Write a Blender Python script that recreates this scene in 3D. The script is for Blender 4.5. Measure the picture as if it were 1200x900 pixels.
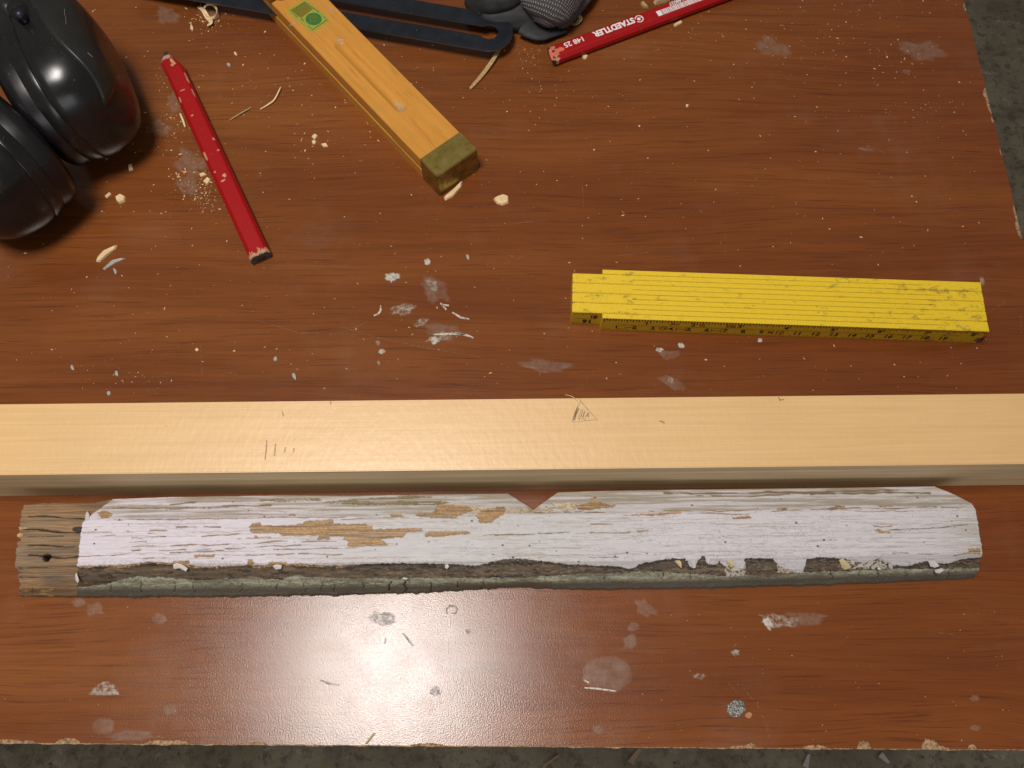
import bpy, bmesh, math, random
import numpy as np
from mathutils import Vector, Matrix

for o in list(bpy.data.objects): bpy.data.objects.remove(o, do_unlink=True)
scene = bpy.context.scene
COL = scene.collection
random.seed(7); RNG = np.random.default_rng(7)
R = math.radians

# ------------------------------------------------------------------ camera
CAM_H, TILT, F = 0.436, R(21.0), 1000.0        # metres above the bench, lean from straight down, focal length (1200 px wide frame)
cam_d = bpy.data.cameras.new('camera'); cam = bpy.data.objects.new('camera', cam_d); COL.objects.link(cam)
cam_d.sensor_width = 36; cam_d.lens = 36*F/1200; cam_d.clip_start = 0.01; cam_d.clip_end = 50
cam.location = (0, 0, CAM_H); cam.rotation_euler = (TILT, 0, 0)
scene.camera = cam
# ------------------------------------------------------------------ light
world = bpy.data.worlds.new('World'); scene.world = world; world.use_nodes = True
bg = world.node_tree.nodes['Background']
bg.inputs[0].default_value = (1.0, 0.95, 0.90, 1); bg.inputs[1].default_value = 0.14
ld = bpy.data.lights.new('ceiling_lamp', 'AREA'); lamp = bpy.data.objects.new('ceiling_lamp', ld); COL.objects.link(lamp)
ld.shape = 'RECTANGLE'; ld.size = 0.28; ld.size_y = 0.36; ld.energy = 15.0; ld.color = (1.0, 0.945, 0.895)
lamp.location = (-0.232, 0.075, 1.25); lamp.rotation_euler = (0, 0, 0)
# cool light from the room on the photographer's side
wd_ = bpy.data.lights.new('window_light', 'AREA'); wl = bpy.data.objects.new('window_light', wd_); COL.objects.link(wl)
wd_.shape = 'RECTANGLE'; wd_.size = 1.2; wd_.size_y = 1.0; wd_.energy = 8.0; wd_.color = (0.92, 0.94, 1.0)
wl.location = (0.5, -1.9, 0.75); wl.rotation_euler = (Vector((0.0, 0.1, 0.0))-Vector((0.5, -1.9, 0.75))).to_track_quat('-Z', 'Y').to_euler()
scene.view_settings.view_transform = 'Standard'; scene.view_settings.look = 'None'
scene.view_settings.exposure = 0; scene.view_settings.gamma = 1; scene.view_settings.use_curve_mapping = False

# ------------------------------------------------------------------ measuring helpers
CT, ST = math.cos(TILT), math.sin(TILT)
def at(px, py, z=0.0):
    dx = (px-600)/F; dv = (450-py)/F
    d = (dx, dv*CT+ST, dv*ST-CT)
    t = (z-CAM_H)/d[2]
    return Vector((d[0]*t, d[1]*t, z))
def proj(x, y, z):
    zz = z-CAM_H
    dep = y*ST-zz*CT; up = y*CT+zz*ST
    return 600+F*x/dep, 450-F*up/dep

def hsh(ix, iy, seed):
    h = (ix.astype(np.int64)*374761393 + iy.astype(np.int64)*668265263 + seed*974634777) & 0xffffffff
    h = ((h ^ (h >> 13))*1274126177) & 0xffffffff
    h = (h ^ (h >> 16)) & 0xffffffff
    return h/4294967295.0
def vn(x, y, seed=0):
    x = np.asarray(x, float); y = np.asarray(y, float)
    ix = np.floor(x); iy = np.floor(y); fx = x-ix; fy = y-iy
    fx = fx*fx*(3-2*fx); fy = fy*fy*(3-2*fy)
    a = hsh(ix, iy, seed); b = hsh(ix+1, iy, seed); c = hsh(ix, iy+1, seed); d = hsh(ix+1, iy+1, seed)
    return (a*(1-fx)+b*fx)*(1-fy)+(c*(1-fx)+d*fx)*fy
def fbm(x, y, seed=0, oct=4):
    s = 0; a = 1; t = 0
    x = np.asarray(x, float); y = np.asarray(y, float)
    for k in range(oct):
        s = s+a*vn(x*2**k, y*2**k, seed+k*17); t += a; a *= 0.55
    return s/t
def vor_edge(x, y, seed=0):
    ix = np.floor(x); iy = np.floor(y)
    f1 = np.full(np.shape(x), 9.0); f2 = np.full(np.shape(x), 9.0)
    for dx in (-1, 0, 1):
        for dy in (-1, 0, 1):
            cx = ix+dx; cy = iy+dy
            d = np.hypot(cx+hsh(cx, cy, seed)-x, cy+hsh(cx, cy, seed+5)-y)
            n2 = np.minimum(f2, np.maximum(f1, d)); f1 = np.minimum(f1, d); f2 = n2
    return f2-f1
def sstep(a, b, x):
    t = np.clip((x-a)/(b-a), 0, 1); return t*t*(3-2*t)
def inpoly(X, Y, poly):
    p = np.array(poly, float); out = np.zeros(X.shape, bool)
    bx = (X >= p[:, 0].min()-1) & (X <= p[:, 0].max()+1) & (Y >= p[:, 1].min()-1) & (Y <= p[:, 1].max()+1)
    if not bx.any(): return out
    xs, ys = X[bx], Y[bx]; r = np.zeros(xs.shape, bool); n = len(p)
    for i in range(n):
        x1, y1 = p[i]; x2, y2 = p[(i+1) % n]
        if y1 == y2: continue
        c = ((y1 > ys) != (y2 > ys)) & (xs < (x2-x1)*(ys-y1)/(y2-y1)+x1)
        r ^= c
    out[bx] = r; return out
def seg_dist(X, Y, pts):
    d = np.full(X.shape, 1e3)
    for (x1, y1), (x2, y2) in zip(pts[:-1], pts[1:]):
        bx = (X > min(x1, x2)-4) & (X < max(x1, x2)+4) & (Y > min(y1, y2)-4) & (Y < max(y1, y2)+4)
        if not bx.any(): continue
        xs, ys = X[bx], Y[bx]; L = (x2-x1)**2+(y2-y1)**2+1e-9
        t = np.clip(((xs-x1)*(x2-x1)+(ys-y1)*(y2-y1))/L, 0, 1)
        d[bx] = np.minimum(d[bx], np.hypot(xs-x1-t*(x2-x1), ys-y1-t*(y2-y1)))
    return d

# ------------------------------------------------------------------ object helpers
def link(name, me, m=None, parent=None, smooth=False):
    o = bpy.data.objects.new(name, me); COL.objects.link(o)
    if m is not None and not me.materials: me.materials.append(m)
    if parent is not None: o.parent = parent
    if smooth: me.polygons.foreach_set('use_smooth', [True]*len(me.polygons))
    return o
def tag(o, label=None, cat=None, group=None, kind=None):
    group = group or GROUPS.get(cat)
    for k, v in (('label', label), ('category', cat), ('group', group), ('kind', kind)):
        if v: o[k] = v
    return o
GROUPS = {'pencil': 'red carpenter pencils', 'wood chip': 'loose wood chips on the bench', 'paint flake': 'loose paint flakes on the bench', 'shaving': 'curled shavings on the bench', 'sliver': 'thin wood slivers', 'splinter': 'splinters on the bench', 'wood strip': 'wood strips fallen on the floor'}
def thing(name, label, cat, loc=(0, 0, 0), rz=0.0, group=None):
    o = bpy.data.objects.new(name, None); COL.objects.link(o); o.empty_display_size = 0.02
    o.location = loc; o.rotation_euler = (0, 0, rz)
    return tag(o, label, cat, group)
def mesh_from(verts, faces):
    me = bpy.data.meshes.new('mesh'); me.from_pydata([tuple(v) for v in verts], [], faces); me.update(); return me
def grid_mesh(P, closed_u=False, closed_v=False, cols=None, uv=None, extra=None):
    """P: (nu, nv, 3) array. Fast quad grid. cols (nu,nv,3)."""
    nu, nv = P.shape[:2]
    V = P.reshape(-1, 3)
    iu = np.arange(nu if closed_u else nu-1); iv = np.arange(nv if closed_v else nv-1)
    A, B = np.meshgrid(iu, iv, indexing='ij'); A = A.ravel(); B = B.ravel()
    A2 = (A+1) % nu; B2 = (B+1) % nv
    q = np.stack([A*nv+B, A2*nv+B, A2*nv+B2, A*nv+B2], 1).astype(np.int32)
    me = bpy.data.meshes.new('mesh')
    me.vertices.add(len(V)); me.vertices.foreach_set('co', V.astype(np.float32).ravel())
    me.loops.add(q.size); me.loops.foreach_set('vertex_index', q.ravel())
    me.polygons.add(len(q)); me.polygons.foreach_set('loop_start', np.arange(0, q.size, 4, dtype=np.int32))
    try: me.polygons.foreach_set('loop_total', np.full(len(q), 4, dtype=np.int32))
    except Exception: pass
    me.update(calc_edges=True); me.validate()
    if cols is not None:
        c = np.ones((len(V), 4), np.float32); c[:, :cols.shape[-1]] = cols.reshape(-1, cols.shape[-1])
        a = me.color_attributes.new('Col', 'FLOAT_COLOR', 'POINT'); a.data.foreach_set('color', c.ravel())
    if uv is not None:
        l = me.uv_layers.new(name='UVMap'); U = uv.reshape(-1, 2)[q.ravel()]
        l.data.foreach_set('uv', U.astype(np.float32).ravel())
    me.polygons.foreach_set('use_smooth', [True]*len(me.polygons))
    return me
def box_bm(bm, cx, cy, cz, sx, sy, sz, bev=0.0, seg=2, M=None):
    r = bmesh.ops.create_cube(bm, size=1.0); vs = r['verts']
    for v in vs: v.co = Vector((cx+v.co.x*sx, cy+v.co.y*sy, cz+v.co.z*sz))
    if bev > 0:
        es = list({e for v in vs for e in v.link_edges})
        rb = bmesh.ops.bevel(bm, geom=es, offset=bev, segments=seg, affect='EDGES')
        vs = list({v for v in rb['verts']} | {v for v in vs if v.is_valid})
    if M is not None:
        for v in vs: v.co = M @ v.co
def bm_obj(name, bm, m, parent=None, smooth=False):
    bmesh.ops.recalc_face_normals(bm, faces=bm.faces)
    me = bpy.data.meshes.new(name); bm.to_mesh(me); bm.free(); return link(name, me, m, parent, smooth)
def box(name, c, s, m, parent=None, bev=0.0, seg=2):
    bm = bmesh.new(); box_bm(bm, *c, *s, bev, seg); return bm_obj(name, bm, m, parent)
def tube(name, pts, rad, m, parent=None, n=20, up=(0, 0, 1), sq=2.0, uvs=(1, 1), noise=0.0, caps=True, resample=None):
    """centre line with per point (a, b) half widths; a is sideways, b is along up."""
    pts = [Vector(p) for p in pts]
    if resample:
        k = np.linspace(0, len(pts)-1, resample); A = np.array([tuple(p) for p in pts]); rr = np.array(rad, float)
        def cr(Z, t):
            i = int(min(max(math.floor(t), 0), len(Z)-2)); f = t-i
            p0 = Z[max(i-1, 0)]; p1 = Z[i]; p2 = Z[i+1]; p3 = Z[min(i+2, len(Z)-1)]
            return 0.5*((2*p1)+(-p0+p2)*f+(2*p0-5*p1+4*p2-p3)*f*f+(-p0+3*p1-3*p2+p3)*f**3)
        pts = [Vector(cr(A, t)) for t in k]; rad = [tuple(np.maximum(cr(rr, t), 1e-5)) for t in k]
    nu = len(pts); P = np.zeros((nu, n, 3)); UV = np.zeros((nu, n, 2)); dist = 0
    upv = Vector(up)
    for i, p in enumerate(pts):
        t = (pts[min(i+1, nu-1)]-pts[max(i-1, 0)]).normalized()
        s = t.cross(upv); s = s.normalized() if s.length > 1e-6 else Vector((1, 0, 0)); u = s.cross(t).normalized()
        if i: dist += (pts[i]-pts[i-1]).length
        for j in range(n):
            a = 2*math.pi*j/n; c, q = math.cos(a), math.sin(a)
            c = math.copysign(abs(c)**(2/sq), c); q = math.copysign(abs(q)**(2/sq), q)
            w = 1.0
            if noise: w += noise*(float(fbm(np.array([i*0.35]), np.array([j*0.5 if j < n/2 else (n-j)*0.5]), 3)[0])-0.5)*2
            P[i, j] = p+s*(c*rad[i][0]*w)+u*(q*rad[i][1]*w)
            UV[i, j] = (dist*uvs[0], j/n*uvs[1])
    me = grid_mesh(P, closed_v=True, uv=UV)
    if caps:
        bm = bmesh.new(); bm.from_mesh(me); bm.verts.ensure_lookup_table()
        bm.faces.new([bm.verts[j] for j in range(n)]); bm.faces.new([bm.verts[(nu-1)*n+j] for j in range(n)])
        bmesh.ops.recalc_face_normals(bm, faces=bm.faces); bm.to_mesh(me); bm.free()
    return link(name, me, m, parent)
def rounded_rad(nr, a, b):
    return [(a*math.sqrt(max(1-(1-t)**2, 0.003)), b*math.sqrt(max(1-(1-t)**2, 0.003))) for t in np.linspace(0, 1, nr)]

# ------------------------------------------------------------------ material helpers
class NT:
    def __init__(s, name):
        s.m = bpy.data.materials.new(name); s.m.use_nodes = True; s.t = s.m.node_tree; s.n = s.t.nodes
        s.b = s.n['Principled BSDF']; s.out = s.n['Material Output']
    def new(s, ty, **kw):
        x = s.n.new(ty)
        for k, v in kw.items(): setattr(x, k, v)
        return x
    def L(s, a, b): s.t.links.new(a, b); return s
    def coord(s, kind='Object', scale=(1, 1, 1), rot=(0, 0, 0), loc=(0, 0, 0)):
        tc = s.new('ShaderNodeTexCoord'); mp = s.new('ShaderNodeMapping')
        mp.inputs['Scale'].default_value = scale; mp.inputs['Rotation'].default_value = rot; mp.inputs['Location'].default_value = loc
        s.L(tc.outputs[kind], mp.inputs[0]); return mp.outputs[0]
    def noise(s, vec, scale, detail=4, rough=0.55, dist=0.0):
        x = s.new('ShaderNodeTexNoise'); x.inputs['Scale'].default_value = scale; x.inputs['Detail'].default_value = detail
        x.inputs['Roughness'].default_value = rough; x.inputs['Distortion'].default_value = dist; s.L(vec, x.inputs['Vector']); return x.outputs['Fac']
    def ramp(s, fac, stops, interp='LINEAR'):
        x = s.new('ShaderNodeValToRGB'); e = x.color_ramp; e.interpolation = interp
        while len(e.elements) < len(stops): e.elements.new(0.5)
        for k, (p, c) in enumerate(stops):
            e.elements[k].position = p; e.elements[k].color = (c, c, c, 1) if isinstance(c, (int, float)) else (*c, 1)
        s.L(fac, x.inputs[0]); return x.outputs[0]
    def mix(s, fac, a, b, mode='MIX'):
        x = s.new('ShaderNodeMix', data_type='RGBA', blend_type=mode)
        for v, i in ((fac, 0), (a, 6), (b, 7)):
            if isinstance(v, (int, float)): x.inputs[i].default_value = v if i == 0 else (v, v, v, 1)
            elif isinstance(v, tuple): x.inputs[i].default_value = (*v, 1)
            else: s.L(v, x.inputs[i])
        return x.outputs[2]
    def math(s, op, a, b=0.0, c=None):
        x = s.new('ShaderNodeMath', operation=op)
        for i, v in enumerate((a, b, c)):
            if v is None: continue
            if isinstance(v, (int, float)): x.inputs[i].default_value = v
            else: s.L(v, x.inputs[i])
        return x.outputs[0]
    def bump(s, h, strength, dist=0.001, prev=None):
        x = s.new('ShaderNodeBump'); x.inputs['Strength'].default_value = strength; x.inputs['Distance'].default_value = dist
        s.L(h, x.inputs['Height'])
        if prev is not None: s.L(prev, x.inputs['Normal'])
        return x.outputs[0]
    def set(s, **kw):
        for k, v in kw.items():
            i = s.b.inputs[{'base': 'Base Color', 'rough': 'Roughness', 'metal': 'Metallic', 'spec': 'Specular IOR Level', 'normal': 'Normal',
                            'coat': 'Coat Weight', 'coatr': 'Coat Roughness', 'sheen': 'Sheen Weight', 'alpha': 'Alpha', 'sub': 'Subsurface Weight'}[k]]
            if isinstance(v, (int, float)): i.default_value = v
            elif isinstance(v, tuple): i.default_value = (*v, 1)
            else: s.L(v, i)
        return s
def simple(name, base, rough=0.5, var=0.12, scale=300, bumpd=0.00005, **kw):
    t = NT(name); v = t.coord()
    n = t.noise(v, scale, 4)
    c2 = tuple(min(1, x*(1+var)) for x in base); c1 = tuple(x*(1-var) for x in base)
    t.set(base=t.ramp(n, [(0.3, c1), (0.7, c2)]), rough=rough, normal=t.bump(n, 0.4, bumpd), **kw)
    return t.m
def vcol(name, rough=0.6, scale=1500, bumpd=0.00006, var=0.10, stretch=(0.12, 1, 1), spec=0.4):
    t = NT(name); a = t.new('ShaderNodeAttribute', attribute_name='Col')
    n = t.noise(t.coord(scale=stretch), scale, 5)
    sc = t.ramp(n, [(0.25, 1-var), (0.75, 1+var)])
    t.set(base=t.mix(1.0, a.outputs['Color'], sc, 'MULTIPLY'), rough=rough, spec=spec, normal=t.bump(n, 0.5, bumpd))
    return t.m

# ---- laminate bench top: printed cherry grain under a satin, orange peel surface
t = NT('cherry_laminate')
v = t.coord()
warp = t.noise(t.coord(scale=(1.6, 9, 1)), 1.6, 3)
vec = t.new('ShaderNodeVectorMath', operation='MULTIPLY_ADD')
cmb = t.new('ShaderNodeCombineXYZ'); t.L(t.math('MULTIPLY', t.math('SUBTRACT', warp, 0.5), 0.035), cmb.inputs[1])
vadd = t.new('ShaderNodeVectorMath', operation='ADD'); t.L(v, vadd.inputs[0]); t.L(cmb.outputs[0], vadd.inputs[1])
def mapd(sc):
    m = t.new('ShaderNodeMapping'); m.inputs['Scale'].default_value = sc; t.L(vadd.outputs[0], m.inputs[0]); return m.outputs[0]
broad = t.noise(mapd((2.2, 13, 1)), 1.5, 4, 0.6)
fine = t.noise(mapd((5, 190, 1)), 1.6, 9, 0.72)
pores = t.noise(mapd((24, 1250, 1)), 1.0, 3, 0.6)
lines = t.noise(mapd((2.6, 90, 1)), 1.3, 8, 0.68)
c0 = t.ramp(broad, [(0.30, (0.158, 0.044, 0.0120)), (0.5, (0.190, 0.0575, 0.0145)), (0.72, (0.235, 0.079, 0.0190))])
c1 = t.mix(0.8, c0, t.ramp(fine, [(0.30, 0.74), (0.68, 1.15)]), 'MULTIPLY')
c2 = t.mix(t.ramp(lines, [(0.35, 0.42), (0.41, 0.0)]), c1, (0.10, 0.027, 0.010))
c3 = t.mix(t.math('MULTIPLY', t.ramp(pores, [(0.36, 1.0), (0.43, 0.0)]), 0.62), c2, (0.085, 0.024, 0.009))
haze = t.noise(t.coord(), 14, 5, 0.65)
c4 = t.mix(t.ramp(haze, [(0.55, 0.0), (0.85, 0.12)]), c3, (0.40, 0.30, 0.24))
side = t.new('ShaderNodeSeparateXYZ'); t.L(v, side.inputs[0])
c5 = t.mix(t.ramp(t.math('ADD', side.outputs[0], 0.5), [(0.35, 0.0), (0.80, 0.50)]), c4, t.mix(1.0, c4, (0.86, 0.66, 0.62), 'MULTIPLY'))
peel = t.noise(v, 1450, 2, 0.5)
dustn = t.noise(v, 60, 4, 0.6)
t.set(base=c5, rough=t.ramp(dustn, [(0.3, 0.185), (0.75, 0.24)]), spec=0.42, normal=t.bump(peel, 0.5, 0.000115))
M_LAM = t.m
# chipboard
t = NT('chipboard'); v = t.coord(scale=(1, 1, 3)); n = t.noise(v, 700, 3)
vo = t.new('ShaderNodeTexVoronoi'); vo.inputs['Scale'].default_value = 420; t.L(v, vo.inputs['Vector'])
t.set(base=t.mix(0.5, t.ramp(n, [(0.3, (0.12, 0.060, 0.028)), (0.7, (0.46, 0.29, 0.15))]), t.ramp(vo.outputs['Distance'], [(0.1, 0.6), (0.6, 1.2)]), 'MULTIPLY'), rough=0.85, normal=t.bump(n, 0.9, 0.0006))
M_CHIP = t.m
# concrete floor
t = NT('stained_concrete'); v = t.coord()
a = t.noise(v, 9, 6, 0.65); b = t.noise(v, 60, 7, 0.72, 0.3); c = t.noise(v, 95, 4, 0.65); d_ = t.noise(v, 22, 5, 0.6); e_ = t.noise(v, 38, 6, 0.75, 0.5)
base = t.ramp(a, [(0.38, (0.140, 0.112, 0.072)), (0.60, (0.225, 0.190, 0.130))])
base = t.mix(t.ramp(b, [(0.38, 0.75), (0.50, 0.0)]), base, (0.075, 0.057, 0.038))
base = t.mix(t.ramp(e_, [(0.60, 0.0), (0.66, 0.6)]), base, (0.36, 0.30, 0.25))
base = t.mix(t.ramp(d_, [(0.63, 0.0), (0.70, 0.6)]), base, (0.20, 0.14, 0.040))
base = t.mix(t.ramp(c, [(0.31, 0.8), (0.37, 0.0)]), base, (0.035, 0.030, 0.022))
base = t.mix(t.ramp(c, [(0.72, 0.0), (0.74, 0.8)]), base, (0.55, 0.50, 0.45))
t.set(base=base, rough=0.75, normal=t.bump(b, 0.5, 0.004))
M_FLOOR = t.m
# planed spruce
t = NT('planed_spruce'); v = t.coord(); vs = t.coord(scale=(1.5, 60, 60))
g = t.noise(vs, 9, 5, 0.6, 0.4); g2 = t.noise(t.coord(scale=(1.2, 260, 260)), 4, 3, 0.6)
plane = t.noise(t.coord(scale=(1, 0.5, 1), rot=(0, 0, 0.55)), 420, 2, 0.5); mott = t.noise(t.coord(scale=(1, 1.5, 1)), 22, 4, 0.6)
c = t.ramp(g, [(0.30, (0.675, 0.415, 0.175)), (0.66, (0.730, 0.475, 0.210))])
c = t.mix(0.16, c, t.ramp(g2, [(0.32, 0.70), (0.58, 1.05)]), 'MULTIPLY')
c = t.mix(0.5, c, t.ramp(mott, [(0.3, 0.92), (0.7, 1.04)]), 'MULTIPLY')
spk = t.noise(v, 260, 2, 0.5)
c = t.mix(t.ramp(spk, [(0.795, 0.0), (0.81, 0.85)]), c, (0.17, 0.09, 0.04))
t.set(base=c, rough=0.355, spec=1.0, normal=t.bump(plane, 0.42, 0.00022, t.bump(g2, 0.2, 0.00008)))
M_SPRUCE = t.m
t = NT('spruce_side'); vs = t.coord(scale=(1.0, 240, 240)); g = t.noise(vs, 3.2, 4, 0.6); m2 = t.noise(t.coord(scale=(3, 20, 20)), 5, 4)
c = t.ramp(g, [(0.30, (0.50, 0.36, 0.185)), (0.62, (0.76, 0.585, 0.345))])  # batten sides coloured paler to make up for light missing on them
c = t.mix(0.6, c, t.ramp(m2, [(0.3, 0.72), (0.7, 1.1)]), 'MULTIPLY')
t.set(base=c, rough=0.6, normal=t.bump(g, 0.4, 0.0003)); M_SPRUCE_SIDE = t.m
# beech of the orange wooden handle
t = NT('varnished_beech'); g = t.noise(t.coord(scale=(6, 90, 90)), 3.5, 4, 0.6); f = t.noise(t.coord(scale=(60, 900, 900)), 1.2, 2); mo = t.noise(t.coord(), 55, 4, 0.6)
c = t.ramp(g, [(0.3, (0.53, 0.228, 0.036)), (0.7, (0.60, 0.280, 0.050))])
c = t.mix(t.ramp(f, [(0.30, 0.40), (0.42, 0.0)]), c, (0.34, 0.12, 0.02))
c = t.mix(t.ramp(mo, [(0.62, 0.0), (0.78, 0.35)]), c, (0.36, 0.22, 0.08))
t.set(base=c, rough=0.40, spec=0.3, normal=t.bump(g, 0.2, 0.0001)); M_BEECH = t.m
t = NT('aged_brass'); n = t.noise(t.coord(), 160, 5, 0.65); n2 = t.noise(t.coord(scale=(1, 14, 1), rot=(0, 0, 0.6)), 260, 3)
c = t.ramp(n, [(0.32, (0.17, 0.120, 0.026)), (0.52, (0.34, 0.25, 0.065)), (0.72, (0.50, 0.41, 0.15))])
scn = t.noise(t.coord(scale=(1, 0.05, 1), rot=(0, 0, 0.5)), 1500, 2); c = t.mix(t.ramp(scn, [(0.66, 0.0), (0.70, 0.5)]), c, (0.62, 0.55, 0.28))
t.set(base=c, metal=0.9, rough=t.ramp(n, [(0.3, 0.52), (0.8, 0.30)]), normal=t.bump(n2, 0.3, 0.00012)); M_BRASS = t.m
t = NT('blued_steel'); n = t.noise(t.coord(), 120, 4, 0.6); n2 = t.noise(t.coord(scale=(0.1, 1, 1)), 1600, 3)
dst = t.noise(t.coord(), 900, 2)
c = t.mix(t.ramp(dst, [(0.74, 0.0), (0.78, 0.6)]), t.ramp(n, [(0.3, (0.010, 0.012, 0.018)), (0.7, (0.020, 0.024, 0.034))]), (0.35, 0.28, 0.2))
t.set(base=c, metal=0.35, rough=0.42, normal=t.bump(n2, 0.2, 0.0001)); M_STEEL = t.m
M_STEEL_EDGE = simple('worn_steel_edge', (0.14, 0.14, 0.14), 0.35, metal=0.7)
# folding rule yellow with grime
t = NT('yellow_rule_paint'); v = t.coord()
g = t.noise(t.coord(scale=(0.6, 1, 1)), 190, 6, 0.72); g2 = t.noise(v, 620, 4, 0.7); sep = t.new('ShaderNodeSeparateXYZ'); t.L(v, sep.inputs[0])
endm = t.math('ADD', t.ramp(sep.outputs[0], [(0.02, 0.55), (0.05, 0.0)]), t.ramp(sep.outputs[0], [(0.12, 0.0), (0.20, 1.0)]))
lvl = t.math('ADD', g, t.math('MULTIPLY', endm, 0.06))
grime = t.math('MULTIPLY', t.ramp(lvl, [(0.585, 0.0), (0.66, 0.75)]), t.ramp(g2, [(0.35, 0.15), (0.6, 1.0)]))
c = t.mix(grime, t.mix(t.ramp(g2, [(0.3, 0.0), (0.7, 1.0)]), (0.69, 0.465, 0.018), (0.77, 0.535, 0.026)), (0.17, 0.125, 0.045))
spot = t.noise(t.coord(scale=(0.6, 1, 1)), 340, 3, 0.6)
c = t.mix(t.ramp(spot, [(0.735, 0.0), (0.77, 0.85)]), c, (0.06, 0.045, 0.02))
t.set(base=c, rough=0.45, spec=0.4, normal=t.bump(g2, 0.15, 0.0001)); M_YEL = t.m
M_INK = simple('black_print', (0.02, 0.017, 0.012), 0.6)
M_INKSOFT = simple('faded_black_print', (0.10, 0.075, 0.02), 0.6)
M_REDINK = simple('red_print', (0.36, 0.05, 0.015), 0.6)
M_WHITEINK = simple('white_print', (0.78, 0.74, 0.72), 0.5, var=0.04)
# ear defenders
def plastic(name, base, rough, bumpd):
    t = NT(name); v = t.coord(); n = t.noise(v, 1500, 2); s = t.noise(v, 45, 5, 0.6)
    sc = t.noise(t.coord(scale=(1, 0.04, 1), rot=(0.4, 0.3, 0.9)), 900, 2); du = t.noise(v, 1100, 2); dl = t.noise(v, 60, 3)
    c = t.ramp(s, [(0.35, base), (0.75, tuple(x*1.6 for x in base))])
    c = t.mix(t.ramp(sc, [(0.74, 0.0), (0.78, 0.35)]), c, (0.22, 0.22, 0.21))
    c = t.mix(t.math('MULTIPLY', t.ramp(du, [(0.70, 0.0), (0.76, 0.6)]), t.ramp(dl, [(0.45, 0.15), (0.65, 1.0)])), c, (0.36, 0.30, 0.22))
    t.set(base=c, rough=t.ramp(s, [(0.3, rough), (0.75, rough+0.12)]), spec=0.5, normal=t.bump(n, 0.25, bumpd)); return t.m
M_SHELL = plastic('black_shell_plastic', (0.0075, 0.0072, 0.0068), 0.20, 0.00004)
M_PANEL = plastic('dark_panel_plastic', (0.0110, 0.0110, 0.0100), 0.31, 0.00005)
M_VINYL = plastic('black_vinyl', (0.006, 0.005, 0.006), 0.25, 0.00003)
M_FOAM = simple('black_foam', (0.01, 0.01, 0.01), 0.95)
M_RUBBER = simple('dark_grey_rubber', (0.017, 0.0175, 0.017), 0.66, var=0.3, scale=160, bumpd=0.0004)
# knit
t = NT('grey_knit'); tc = t.new('ShaderNodeTexCoord'); sp = t.new('ShaderNodeSeparateXYZ'); t.L(tc.outputs['UV'], sp.inputs[0])
wob = t.noise(t.coord(), 45, 3)
ww = t.math('MULTIPLY', t.math('SUBTRACT', wob, 0.5), 2.2)
uu = t.math('ADD', sp.outputs[0], ww); vv = t.math('ADD', sp.outputs[1], ww)
row = t.math('SINE', t.math('MULTIPLY', vv, 6.2832)); st = t.math('SINE', t.math('MULTIPLY', uu, 6.2832))
hgt = t.math('MULTIPLY', t.math('ADD', row, 1.0), t.math('ADD', st, 1.15))
nn = t.noise(t.coord(), 700, 3)
c = t.mix(t.ramp(t.math('MULTIPLY', hgt, 0.25), [(0.25, 0.0), (0.85, 1.0)]), (0.06, 0.053, 0.055), (0.33, 0.305, 0.30))
c = t.mix(0.6, c, t.ramp(nn, [(0.3, 0.75), (0.7, 1.1)]), 'MULTIPLY')
t.set(base=c, rough=0.85, normal=t.bump(hgt, 0.8, 0.0004)); M_KNIT = t.m
M_SHAVE = simple('fresh_shaving', (0.72, 0.52, 0.28), 0.6, var=0.15, scale=900)
M_SPLINT = simple('weathered_splinter', (0.42, 0.27, 0.11), 0.65, var=0.25, scale=500)
M_DUST = simple('sawdust_speck', (0.62, 0.45, 0.26), 0.8, var=0.3, scale=200)
M_PFLAKE = simple('grey_paint_flake', (0.36, 0.35, 0.31), 0.6, var=0.2)
M_FLAKE = simple('white_paint_flake', (0.50, 0.46, 0.45), 0.5, var=0.1, scale=500)
M_FLAKEY = simple('yellowed_paint_flake', (0.42, 0.33, 0.17), 0.5, var=0.2, scale=500)
M_GRAPH = simple('graphite', (0.035, 0.034, 0.034), 0.35, metal=0.3)
M_LEG = simple('grey_steel_leg', (0.12, 0.12, 0.12), 0.4, metal=0.6)
def film(name, col, amax, lo, hi, scale=260, rough=0.4, fade=False):
    t = NT(name); n = t.noise(t.coord(), scale, 5, 0.7); al = t.ramp(n, [(lo, 0.02), (hi, amax)])
    if fade:
        at_ = t.new('ShaderNodeAttribute', attribute_name='Col'); al = t.math('MULTIPLY', al, at_.outputs['Fac'])
    t.set(base=col, rough=rough, alpha=al, normal=t.bump(n, 0.5, 0.0002)); return t.m
M_GLUE = film('dried_glue', (0.50, 0.44, 0.36), 0.80, 0.40, 0.66, 420, fade=True)
M_GLUE_THIN = film('thin_glue_film', (0.42, 0.30, 0.23), 0.42, 0.25, 0.80, 160, fade=True)
M_GLUE_DENSE = film('thick_glue', (0.56, 0.51, 0.43), 0.95, 0.25, 0.55, 500, fade=True)
M_RIDGE = film('glue_ridge', (0.60, 0.55, 0.46), 0.95, 0.32, 0.52, 700)
M_SCUFF = simple('pale_scuff', (0.30, 0.29, 0.26), 0.6)
M_WORN = film('worn_varnish', (0.62, 0.46, 0.27), 0.75, 0.2, 0.6, 300, fade=True)
M_SCR = film('scratch_line', (0.45, 0.33, 0.25), 0.40, 0.45, 0.65, 700)
M_STAIN = film('dark_stain', (0.05, 0.035, 0.025), 0.6, 0.38, 0.62, 500, fade=True)
M_DRIP = film('dark_drip', (0.05, 0.035, 0.025), 0.7, 0.35, 0.6, 700)
M_PENCILMARK = film('pencil_line', (0.16, 0.125, 0.085), 0.70, 0.36, 0.62, 1500, 0.5)

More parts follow.
